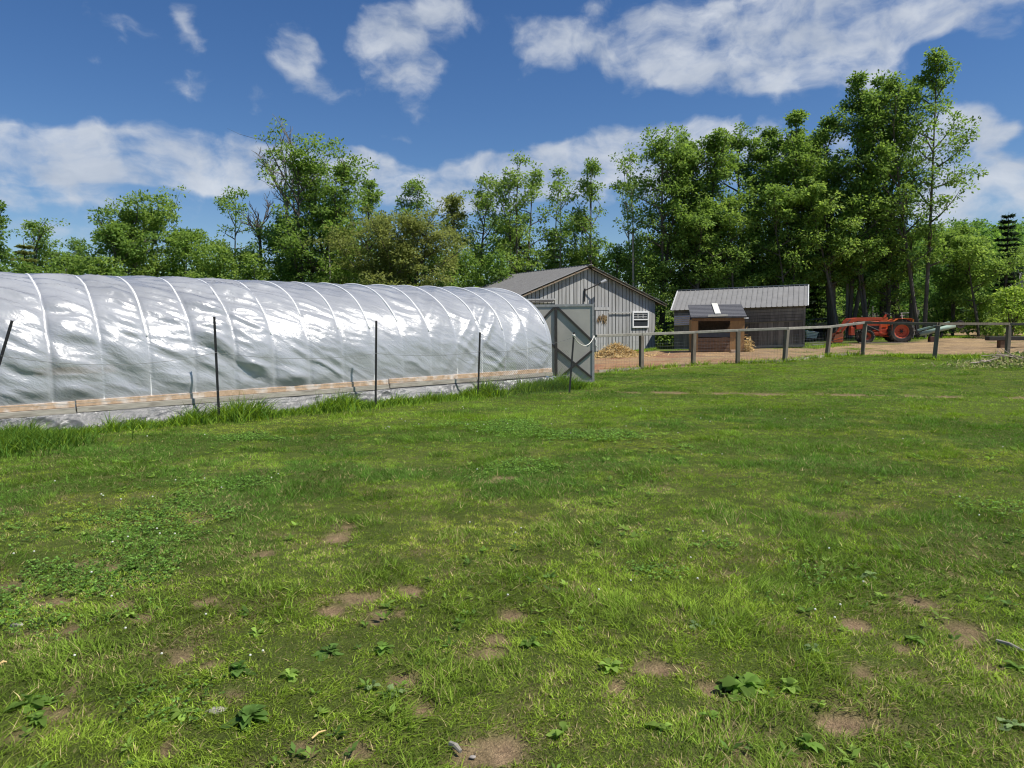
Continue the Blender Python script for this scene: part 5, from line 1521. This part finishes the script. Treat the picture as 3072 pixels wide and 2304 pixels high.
make_tree('maple_tree', 'bushy tree at the right edge behind the dead silver boughs', 3085, 735, 80, 930, 46, 'maple', 1.1, stems=2)
make_spruce('spruce_tree', 'dark pointed spruce standing above the maples at the far right', 3027, 635, 48, 930, 44, seed=1)
make_spruce('spruce_tree', 'dark blue-green spruce half hidden above the left end of the barn roof', 1572, 730, 40, 900, 44, seed=2)
make_spruce('spruce_tree', 'small dark spruce behind the barn roof left of the pale thin trunk', 1660, 690, 36, 900, 46, seed=3)
make_spruce('spruce_tree', 'gloomy spruce between shed and tractor under the tall maples', 2450, 690, 60, 950, 43, seed=4)
make_spruce('spruce_tree', 'reddish dark spruce in front of the leftmost round tree', 70, 720, 45, 900, 38, 'olive', seed=5)
make_spruce('spruce_tree', 'gloomy spruce deep in the shade behind the grey shed roof', 2260, 640, 70, 950, 44, seed=6)
make_spruce('spruce_tree', 'gloomy spruce in the shade right of the tractor', 2860, 790, 60, 960, 44, seed=7)
# single bare trunks in the wood
def bare_trunk(label, px, ytop, pyb, Y, r, m, lean=0):
    t = at(px + lean, ytop, Y); b = at(px, pyb, Y); b = Vector((b.x, b.y, G(b.x, b.y) - .1))
    mid = b.lerp(t, .5) + Vector((.05, 0, 0))
    o = MB().tube([b, mid, t], [r, r * .8, r * .55], 9).build('tree_trunk', m, loc=b); tag(o, label, 'tree trunk')
bare_trunk('dark straight trunk behind the loader arm of the tractor', 2500, 640, 970, 38, .17, M_BARK, -8)
bare_trunk('pale slim trunk behind the tractor hood', 2544, 700, 965, 38.4, .10, M_BARKP, -6)
bare_trunk('thin pale trunk standing clear behind the barn right roof slope', 1898, 700, 930, 38, .07, M_BARKP)
bare_trunk('broad dark trunk behind the tractor seat', 2690, 620, 960, 40, .24, M_BARK, -14)
bare_trunk('grey trunk just right of the tractor rear fender', 2735, 700, 960, 38.5, .12, M_BARK, -4)
bare_trunk('thin pale trunk above the middle of the greenhouse roof', 987, 740, 930, 36, .06, M_BARKP)
# dead silver boughs at the right
make_dead('dead_tree', 'fallen silver grey dead boughs among the bushes at the right edge', 3050, 815, 110, 905, 41, 11, m=mat('silver_wood', (.46, .45, .43), (.3, .29, .28), rough=.9), r0=.06)
# --- undergrowth bushes
def bush(label, px, ytop, hw, Y, kind='maple', seed=0, leaf=.16):
    rr = np.random.default_rng(300 + seed)
    tp = at(px, ytop, Y); base = Vector((tp.x, tp.y, G(tp.x, tp.y))); H = max(.5, tp.z - base.z); Rr = hw * Y / FPX
    o = thing('bush', base, label, 'bush', 'undergrowth bushes along the wood edge')
    n = int(70 * Rr * H / 4) + 40
    th = rr.uniform(0, 6.283, n); f = rr.random(n)
    r = Rr * np.sqrt(rr.random(n)) * np.sqrt(np.clip(1 - (f * .95) ** 2.2, 0.03, 1)) * (1 + .25 * np.sin(3 * th + seed))
    C = np.array(base) + np.stack([r * np.cos(th), r * np.sin(th) * .8, H * f * (1 - .25 * rr.random(n) * (r / Rr))], 1)
    A = unit(np.stack([np.cos(th), np.sin(th), np.full(n, .8)], 1))
    V, F, T = crown_leaves(C, A, 26, .36 * rr.uniform(.6, 1.3, n), leaf, .6, TONES[kind], rr)
    np_obj('leaves', V, F, M_LEAF, o, tone=T)
    mb = MB()
    for i in range(7):
        c = Vector(C[rr.integers(n)]); mb.tube([base, base.lerp(c, .5) + Vector((0, 0, .2)), c], [.05, .035, .012], 5, False)
    mb.build('stems', M_BARK, o)
BUSH = [(60, 790, 110, 36, 'dark', 'low dark bush at the left edge above the greenhouse top'), (190, 775, 100, 37, 'maple', 'bush below the small round tree on the left'),
        (310, 770, 100, 35.5, 'light', 'bush below the left flank of the domed maple'), (560, 700, 110, 38, 'maple', 'large bush right of the domed maple'),
        (640, 730, 100, 36, 'light', 'bright bush below the slim open tree on the left'), (760, 760, 90, 36, 'light', 'bright bush left of the foot of the tall open ash'),
        (850, 790, 80, 37, 'dark', 'dark bush at the foot of the tall open ash'), (1010, 740, 100, 36.5, 'light', 'bush right of the foot of the tall open ash'),
        (1120, 790, 90, 35.5, 'maple', 'low bush in front of the olive tree, left side'), (1300, 770, 90, 36, 'maple', 'low bush in front of the olive tree, right side'),
        (1390, 740, 90, 38, 'maple', 'bush behind the greenhouse left of the barn roof'), (1480, 760, 80, 37, 'dark', 'dark bush by the left tip of the barn roof'),
        (1620, 745, 80, 42, 'light', 'bush peeping over the barn ridge, left'), (1740, 735, 90, 42, 'light', 'light bush peeping over the barn ridge below the sky gap'),
        (1850, 730, 80, 41, 'maple', 'bush above the right roof slope of the barn'), (1950, 780, 80, 38, 'light', 'bush behind the right eave of the barn'),
        (2090, 790, 100, 39, 'maple', 'bush behind the left end of the grey shed roof'), (2230, 800, 90, 39, 'dark', 'dark bush behind the middle of the grey shed roof'),
        (2350, 810, 80, 39, 'maple', 'bush behind the right end of the grey shed roof'), (2475, 800, 70, 43, 'maple', 'bough-like bush right of the grey shed'),
        (2600, 780, 90, 39.5, 'light', 'leafy bush high behind the tractor hood'), (2830, 890, 70, 40, 'maple', 'low bush right of the tallest tree trunk'),
        (3040, 860, 70, 35.5, 'bright', 'yellow green bush at the right edge behind the fence'), (3090, 830, 60, 37, 'bright', 'tall yellow green bush cut by the right edge'),
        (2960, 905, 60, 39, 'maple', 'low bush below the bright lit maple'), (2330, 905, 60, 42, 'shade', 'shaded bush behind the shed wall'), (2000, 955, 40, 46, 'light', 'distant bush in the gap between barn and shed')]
for i, (px, yt, hw, Y, kd, lab) in enumerate(BUSH): bush(lab, px, yt, hw, Y, kd, i)
# --- deep wood behind: reads as one mass
def deep_wood():
    rr = np.random.default_rng(77); n = 3600
    x = rr.uniform(-62, 62, n); y = 47 + rr.uniform(0, 16, n) + .0 * x
    hmax = 5.2 + 2.2 * fbm2(x * .12, y * 0, 5) + 1.6 * sstep(8, 14, x) - 2.8 * sstep(18, 26, x)
    z = gz(x, y) + hmax * rr.random(n) ** .8
    C = np.stack([x, y, z], 1); A = unit(rr.normal(size=(n, 3)) + np.array([0, -.4, .6]))
    V, F, T = crown_leaves(C, A, 24, .8 * rr.uniform(.7, 1.4, n), .30, .65, ((.05, .105, .024), (.11, .20, .044)), rr)
    o = np_obj('woodland', V, F, M_LEAF, tone=T, loc=(0, 50, 0)); tag(o, 'dense green wood behind the first row of trees', 'woodland', kind='stuff')
    # leafy trees covering the rise at the far right
    n = 620; x = rr.uniform(36, 150, n); y = rr.uniform(62, 165, n)
    g = gz(x, y); Cs = []; Ts = []
    k = 26
    hh = rr.uniform(6.0, 9.5, n); ww = rr.uniform(2.2, 3.6, n)
    th = rr.uniform(0, 6.283, (n, k)); f = rr.random((n, k)) ** .7
    r = ww[:, None] * np.sqrt(np.clip(1 - (f * .98) ** 2.4, .02, 1)) * np.sqrt(rr.random((n, k)))
    C = np.stack([x[:, None] + r * np.cos(th), y[:, None] + r * np.sin(th), g[:, None] + hh[:, None] * (.25 + .75 * f)], -1).reshape(-1, 3)
    A = unit(rr.normal(size=(len(C), 3)) + np.array([0, 0, .8]))
    V, F, T = crown_leaves(C, A, 15, np.full(len(C), .95), .52, .65, ((.09, .18, .04), (.17, .29, .06)), rr)
    o = np_obj('hillside_wood', V, F, M_LEAF, tone=T, loc=(80, 110, 0)); tag(o, 'wooded rise of light green trees at the far right', 'woodland', kind='stuff')
deep_wood()

# ------------------------------------------------------------------ turf
GY, GG, GDK, GST, GLT = (np.array(c) for c in ((.300, .385, .050), (.190, .310, .036), (.092, .190, .030), (.50, .41, .20), (.265, .405, .044)))
def lawn():
    rr = np.random.default_rng(21)
    def sample(r0, r1, dens0, p, a=47):
        # density falls as (r0/r)^p
        A = math.radians(2 * a); rs = np.linspace(r0, r1, 400); w = rs * dens0 * (r0 / rs) ** p
        cum = np.concatenate([[0], np.cumsum((w[1:] + w[:-1]) / 2 * np.diff(rs))]) * A
        n = int(cum[-1]); r = np.interp(rr.random(n) * cum[-1], cum, rs); t = rr.uniform(-A / 2, A / 2, n)
        return r * np.sin(t), r * np.cos(t)
    allV, allF, allT = [], [], []; off = 0
    for (r0, r1, d0, p, seg) in ((1.9, 5.5, 27000, 1.0, 2), (5.5, 13, 9500, 1.4, 1), (13, 34, 2300, 1.25, 1)):
        x, y = sample(r0, r1, d0, p)
        s, yard = soil_of(x, y); ins, t, w = gh_inside(x, y)
        c1 = fbm2(x * .55, y * .75, 12); c2 = fbm2(x * 2.3, y * 2.3, 15, 3); c3 = fbm2(x * .9 + 40, y * 1.2, 18); c4 = fbm2(x * .22, y * .5, 25)
        thin = 1 - .45 * sstep(.48, .62, c2) * (1 - sstep(5, 10, y))
        keep = (rr.random(len(x)) > s * 1.15) & ~((t > -.1) & (t < GLEN + 1) & (w > -.05) & (w < 2 * GHW)) & (rr.random(len(x)) < thin)
        keep &= ~((s > .5) & (rr.random(len(x)) < .9))
        x, y, c1, c2, c3, c4, s = (q[keep] for q in (x, y, c1, c2, c3, c4, s)); n = len(x)
        r = np.hypot(x, y)
        c5 = .35 * vnoise(x * 6.5, y * 6.0, 91) + .65 * vnoise(x * 16, y * 14, 92)
        gap = sstep(.42, .25, c5); kk = rr.random(n) > gap * .3
        x, y, c1, c2, c3, c4, s, c5 = (q[kk] for q in (x, y, c1, c2, c3, c4, s, c5)); n = len(x); r = np.hypot(x, y)
        lush = sstep(.5, .66, c1 * .55 + c2 * .45)
        dark = np.maximum(sstep(.50, .57, c3), sstep(.55, .63, c2) * .8) * .92
        yel = sstep(.48, .62, 1 - c1) * .8 + .15
        tone = GG[None] * (1 - yel[:, None]) + GY[None] * yel[:, None]
        tone = tone * (1 - dark[:, None]) + GDK[None] * dark[:, None]
        band = sstep(.42, .6, c4)[:, None] * .55 * sstep(8, 12, r)[:, None]
        tone = tone * (1 - band) + GLT[None] * band
        nr = (1 - sstep(3.2, 7.0, r))[:, None] * .45
        tone = tone * (1 - nr) + GY[None] * nr
        st = rr.random(n) < (.04 + .15 * (1 - lush) * (1 - sstep(4, 9, r)) + .3 * s)
        tone[st] = GST * rr.uniform(.6, 1.1, (st.sum(), 1))
        tone *= (.80 + .46 * sstep(.3, .7, c5))[:, None] * rr.uniform(.8, 1.2, (n, 1))
        tuftn = sstep(.56, .70, c2); L = (.022 + .015 * lush + .016 * dark + .030 * tuftn + .010 * rr.random(n)) * rr.uniform(.5, 1.05, n) * (.78 + .42 * sstep(.35, .7, c5))
        W = .0031 * (1 + r / 6.0) * rr.uniform(.7, 1.3, n)
        lean = rr.normal(size=(n, 2)) * .55 + np.stack([fbm2(x * 1.5, y * 1.5, 40) - .5, fbm2(x * 1.5, y * 1.5, 41) - .5], 1) * 1.8
        D = unit(np.stack([lean[:, 0], lean[:, 1], np.ones(n)], 1))
        B = np.stack([lean[:, 0] * .5 + rr.normal(size=n) * .25, lean[:, 1] * .5 + rr.normal(size=n) * .25, -.25 * rr.random(n)], 1)
        z = gz(x, y) + .035 * (fbm2(x * .8, y * .8, 2) - .5) * sstep(1, 4, r) - .006
        V, F = blade_strips(np.stack([x, y, z], 1), D, B, L, W, seg)
        allV.append(V); allF.append(F + off); allT.append(np.repeat(tone, (seg + 1) * 2, 0)); off += len(V)
    o = np_obj('lawn_grass', np.concatenate(allV), np.concatenate(allF), M_BLADE, tone=np.concatenate(allT), loc=(0, 8, 0))
    tag(o, 'patchy mown lawn grass in mixed greens', 'grass', kind='stuff')
lawn()
def tall_grass():
    rr = np.random.default_rng(31)
    xs, ys, Ls, ts = [], [], [], []
    n = 15000
    t = rr.uniform(-.9, 11.2, n); dens = .35 + .9 * fbm2(t * 1.1, t * 0, 3)
    k = (rr.random(n) < dens) ; t = t[k]; n = len(t)
    clump = fbm2(t * 1.7, t * 0 + 5, 6)
    w = -.16 - np.abs(rr.normal(size=n)) * (.22 + .18 * clump) - .05
    L = (.14 + .34 * sstep(.35, .7, clump)) * rr.uniform(.5, 1.15, n) * (1 - .35 * np.clip(-w - .3, 0, 1))
    x = GP0.x - GA.x * t + GN.x * w; y = GP0.y - GA.y * t + GN.y * w
    xs.append(x); ys.append(y); Ls.append(L); ts.append(np.where(rr.random((n, 1)) < .25, GLT, np.where(rr.random((n, 1)) < .5, GG * .9, GDK)))
    # the rank clump in the near left corner, tufts at the fence foot
    for (px, py, sx, sy, m, h) in ((20, 1335, .8, .4, 3200, .30), (1650, 1168, .5, .28, 1800, .33), (-60, 1360, .7, .5, 1500, .3), (3060, 1080, .6, .4, 700, .3)):
        c = ground_at(px, py); x = c.x + rr.normal(size=m) * sx * .6; y = c.y + rr.normal(size=m) * sy * .6
        xs.append(x); ys.append(y); Ls.append(h * rr.uniform(.4, 1.1, m)); ts.append(np.where(rr.random((m, 1)) < .4, GG * .8, GDK))
    for i in range(0, 8):
        a, b = FBASE[i], FBASE[i + 1]; m = 520 if i > 2 else 260
        u = rr.random(m); cl = fbm2(u * 5 + i * 7, u * 0, 8); kk = rr.random(m) < sstep(.3, .6, cl); u = u[kk]; m = len(u)
        x = a.x + (b.x - a.x) * u + rr.normal(size=m) * .05; y = a.y + (b.y - a.y) * u - .06 + rr.normal(size=m) * (.10 if i < 5 else .25)
        xs.append(x); ys.append(y); Ls.append(rr.uniform(.08, .26, m)); ts.append(np.where(rr.random((m, 1)) < .5, GLT, GG))
    # strips of grass by the buildings and behind the tractor
    for (pa, pb, sp, m, h) in (((2240, 1043), (2420, 1036), .22, 1200, .16), ((2530, 1020), (2760, 1015), .5, 2200, .16), ((2740, 1016), (2900, 1012), .5, 1800, .14), ((1895, 1060), (1968, 1050), .18, 500, .18), ((1968, 1010), (2030, 1008), 2.5, 2600, .14), ((2860, 985), (3072, 975), 1.5, 3000, .2), ((2430, 1045), (2540, 1035), .4, 900, .12)):
        a, b = ground_at(*pa), ground_at(*pb); u = rr.random(m)
        xs.append(a.x + (b.x - a.x) * u); ys.append(a.y + (b.y - a.y) * u + rr.normal(size=m) * sp); Ls.append(h * rr.uniform(.5, 1.2, m)); ts.append(np.where(rr.random((m, 1)) < .5, GLT, GG))
    x, y, L, tn = np.concatenate(xs), np.concatenate(ys), np.concatenate(Ls), np.concatenate(ts); n = len(x)
    lean = rr.normal(size=(n, 2)) * .28
    D = unit(np.stack([lean[:, 0], lean[:, 1], np.ones(n)], 1)); B = np.stack([lean[:, 0] + .15 + rr.normal(size=n) * .2, lean[:, 1] + rr.normal(size=n) * .2, -.35 * rr.random(n)], 1)
    r = np.hypot(x, y)
    V, F = blade_strips(np.stack([x, y, gz(x, y) - .01], 1), D, B, L, (.006 + .0006 * r) * rr.uniform(.7, 1.3, n), 3)
    o = np_obj('tall_grass', V, F, M_BLADE, tone=np.repeat(tn * rr.uniform(.75, 1.2, (n, 1)), 8, 0), loc=tuple(GH(5, -.4, 0)))
    tag(o, 'rank uncut grass along the greenhouse skirt and fence foot', 'grass', kind='stuff')
tall_grass()
def clover():
    rr = np.random.default_rng(41)
    n = 110000
    r = 2.1 + 9.5 * rr.random(n) ** .8; a = np.radians(rr.uniform(-45, 45, n)); x, y = r * np.sin(a), r * np.cos(a)
    c = fbm2(x * .75 + 17, y * .9, 55, 3); s, _ = soil_of(x, y)
    k = (c > .60 + .12 * rr.random(n) + .10 * sstep(5.0, 3.0, r)) & (s < .4); x, y, r = x[k], y[k], r[k]; n = len(x)
    P0 = np.stack([x, y, gz(x, y) + .012 + .035 * rr.random(n)], 1)
    Ps, Ds = [], []
    for j in range(3):
        an = rr.uniform(0, 6.28, n) if j == 0 else an + 2.09
        Ds.append(unit(np.stack([np.cos(an), np.sin(an), .25 + .3 * rr.normal(size=n)], 1))); Ps.append(P0)
    P = np.concatenate(Ps); D = np.concatenate(Ds); m = len(P)
    sz = np.tile(.0085 * (1 + r / 9), 3) * rr.uniform(.7, 1.3, m)
    V, F = leaf_quads(P, D, sz * 1.3, sz, unit(np.array([0, 0, 1.0]) + rr.normal(size=(m, 3)) * .3))
    tn = GDK * 1.1 * (1 - rr.random((m, 1))) + np.array([.19, .33, .065]) * rr.random((m, 1)) + .01
    o = np_obj('clover', V, F, M_LEAF, tone=np.repeat(tn, 4, 0), loc=(0, 6, 0)); tag(o, 'dark clover patches spread through the front lawn', 'clover', kind='stuff')
    # white clover heads
    n = 520; r = 3.2 + 10 * rr.random(n); a = np.radians(rr.uniform(-42, 42, n)); x, y = r * np.sin(a), r * np.cos(a)
    k = (fbm2(x * .75 + 17, y * .9, 55, 3) > .52) & (rr.random(n) < .55); x, y, r = x[k], y[k], r[k]
    mb = MB()
    for i in range(len(x)):
        c = Vector((x[i], y[i], G(x[i], y[i]) + .055 + .02 * rr.random())); q = .005 + .0004 * r[i]
        mb.lathe([(q * .5, -q * .6), (q, 0), (q * .7, q * .7), (0, q)], c, (0, 0, 1), 6)
    o = mb.build('clover_flowers', mat('clover_white', (.70, .70, .62), (.55, .56, .46), rough=.8), loc=(0, 6, 0)); tag(o, 'scattered small white clover flowers in the lawn', 'flowers', kind='stuff')
clover()
# broad-leaved weeds one can pick out
def weed(label, px, py, size, nl, tone, seed, upr=.5, wide0=.45):
    rr = np.random.default_rng(700 + seed); c = ground_at(px, py)
    k = size
    Vs, Fs, Ts = [], [], []; off = 0
    for i in range(nl):
        a = i * 2.4 + rr.normal() * .7; l = k * rr.uniform(.3, 1.15); e = rr.normal(upr, .38); wide = wide0 * rr.uniform(.7, 1.5)
        d = np.array([math.cos(a) * math.cos(e), math.sin(a) * math.cos(e), math.sin(e)]); side = np.array([-math.sin(a), math.cos(a), 0]); nv = np.cross(side, d) * -1
        seg = 7; V = []
        for j in range(seg + 1):
            f = j / seg; wv = l * wide * (.10 if f < .25 else math.sin(math.pi * ((f - .25) / .75 * .93 + .05)) ** .8 * .55 + .02) * (1 + .16 * math.sin(j * 2.6 + i))
            p = np.array(c) + d * l * f + np.array([0, 0, -.55 * l * f * f]) + np.array([0, 0, .012]) + nv * .02 * math.sin(f * 8 + i) * l
            lift = nv * wv * .30
            V += [p - side * wv + lift, p, p + side * wv + lift]
        V = np.array(V); g = gz(V[:, 0], V[:, 1]) + .008; V[:, 2] = np.maximum(V[:, 2], g)
        F = []
        for j in range(seg):
            q = 3 * j; F += [[q, q + 1, q + 4, q + 3], [q + 1, q + 2, q + 5, q + 4]]
        Vs.append(V); Fs.append(np.array(F) + off); off += len(V)
        Ts.append(np.tile(np.array(tone) * rr.uniform(.7, 1.25), (len(V), 1)))
    o = np_obj('weed', np.concatenate(Vs), np.concatenate(Fs), M_LEAF, tone=np.concatenate(Ts), loc=tuple(c), smooth=True)
    tag(o, label, 'weed', 'broad-leaved weeds in the lawn')
LW, MW, DW, PW = (.27, .40, .08), (.18, .30, .055), (.13, .23, .05), (.25, .35, .14)
WEEDS = [(2230, 2065, .22, 22, MW, 'large leafy weed clump at lower right, the biggest in the lawn'), (2360, 2070, .13, 8, LW, 'pale broad weed just right of the biggest weed clump'),
         (2462, 2125, .10, 4, LW, 'single bright upright leaf above the lower right bare patch'), (1186, 2085, .11, 7, PW, 'grey green broad weed left of centre near the bottom'),
         (1115, 2070, .09, 6, PW, 'small grey green weed left of the broad grey green one'), (1150, 1955, .13, 14, MW, 'bushy weed by the bare spots left of centre'),
         (868, 2035, .11, 9, LW, 'bright starry weed left of centre in the front lawn'), (715, 2020, .15, 18, DW, 'dark spiky weed clump beside a bare patch at lower left'),
         (745, 2165, .17, 20, DW, 'large dark weed clump at the bottom left'), (550, 2148, .11, 9, LW, 'yellow green weed near the bottom left'),
         (770, 1910, .12, 12, LW, 'light weed above the dark spiky clump at lower left'), (990, 1965, .14, 16, DW, 'dark tufted weed left of the central bare spots'),
         (90, 2120, .16, 16, MW, 'leafy weed near the left edge at the bottom'), (120, 2165, .14, 12, MW, 'lower leafy weed near the left edge at the bottom'),
         (1690, 2205, .11, 6, LW, 'small upright weed right of the bottom earth patch'), (1985, 2195, .12, 6, LW, 'bright curled weed at the bottom right of centre'),
         (1590, 1938, .12, 12, MW, 'leafy weed right of the central bare patches'), (1830, 2010, .14, 12, LW, 'light leafy weed left of the round bare patch'),
         (2140, 1870, .10, 5, PW, 'pale arrow leaved weed above the biggest weed clump'), (2080, 1880, .09, 5, PW, 'smaller pale weed left of the arrow leaved one'),
         (2610, 1735, .13, 10, PW, 'grey green rosette at right in the middle lawn'), (2440, 1955, .12, 10, PW, 'grey green weed left of the right hand bare spots'),
         (2740, 1928, .11, 9, MW, 'flat weed right of centre by small bare spot'), (2130, 2160, .10, 5, MW, 'small plantain below the biggest weed clump'),
         (2420, 2240, .12, 9, MW, 'leafy weed at the bottom right beside pale grass'), (3040, 2185, .14, 6, PW, 'broad pale leaf at the bottom right corner'),
         (190, 1590, .13, 14, LW, 'light weed patch in the left middle lawn'), (255, 1605, .12, 10, LW, 'second light weed right of the left middle patch'),
         (390, 1848, .10, 8, LW, 'bright weed above the left hand bare spot'), (390, 1708, .12, 12, MW, 'leafy weed at left with white clover around'), (3050, 2010, .12, 7, MW, 'weed at the right edge of the front lawn')]
for i, (px, py, sz, nl, tn, lab) in enumerate(WEEDS): weed(lab, px, py, sz * .62, int(nl * 1.5) + 2, tn, i, upr=.4 + .4 * (i % 3) / 2, wide0=.34)

def small_weeds():
    rr = np.random.default_rng(61); n = 1300
    r = 2.2 + 8 * rr.random(n) ** .9; a = np.radians(rr.uniform(-44, 44, n)); x, y = r * np.sin(a), r * np.cos(a)
    c = fbm2(x * 1.1 + 3, y * 1.3, 66, 3); k = rr.random(n) < sstep(.42, .62, c); x, y, r = x[k], y[k], r[k]; n = len(x)
    per = 8; P = np.repeat(np.stack([x, y, gz(x, y) + .012], 1), per, 0); m = len(P)
    an = rr.uniform(0, 6.28, m); e = rr.uniform(.05, .7, m)
    D = np.stack([np.cos(an) * np.cos(e), np.sin(an) * np.cos(e), np.sin(e)], 1)
    L = np.repeat(rr.uniform(.018, .042, n) * (1 + r / 16), per) * rr.uniform(.6, 1.2, m)
    P = P + D * L[:, None] * .25 * rr.random((m, 1))
    V, F = leaf_quads(P, D, L, L * rr.uniform(.3, .5, m), unit(np.array([0, 0, 1.0]) + rr.normal(size=(m, 3)) * .3))
    t = np.repeat(np.where(rr.random((n, 1)) < .5, np.array([MW]), np.where(rr.random((n, 1)) < .5, np.array([DW]), np.array([LW]))), per, 0) * rr.uniform(.75, 1.2, (m, 1))
    o = np_obj('low_weeds', V, F, M_LEAF, tone=np.repeat(t, 4, 0), loc=(0, 6, 0)); tag(o, 'low broad-leaved weeds mixed into the near turf', 'weeds', kind='stuff')
small_weeds()
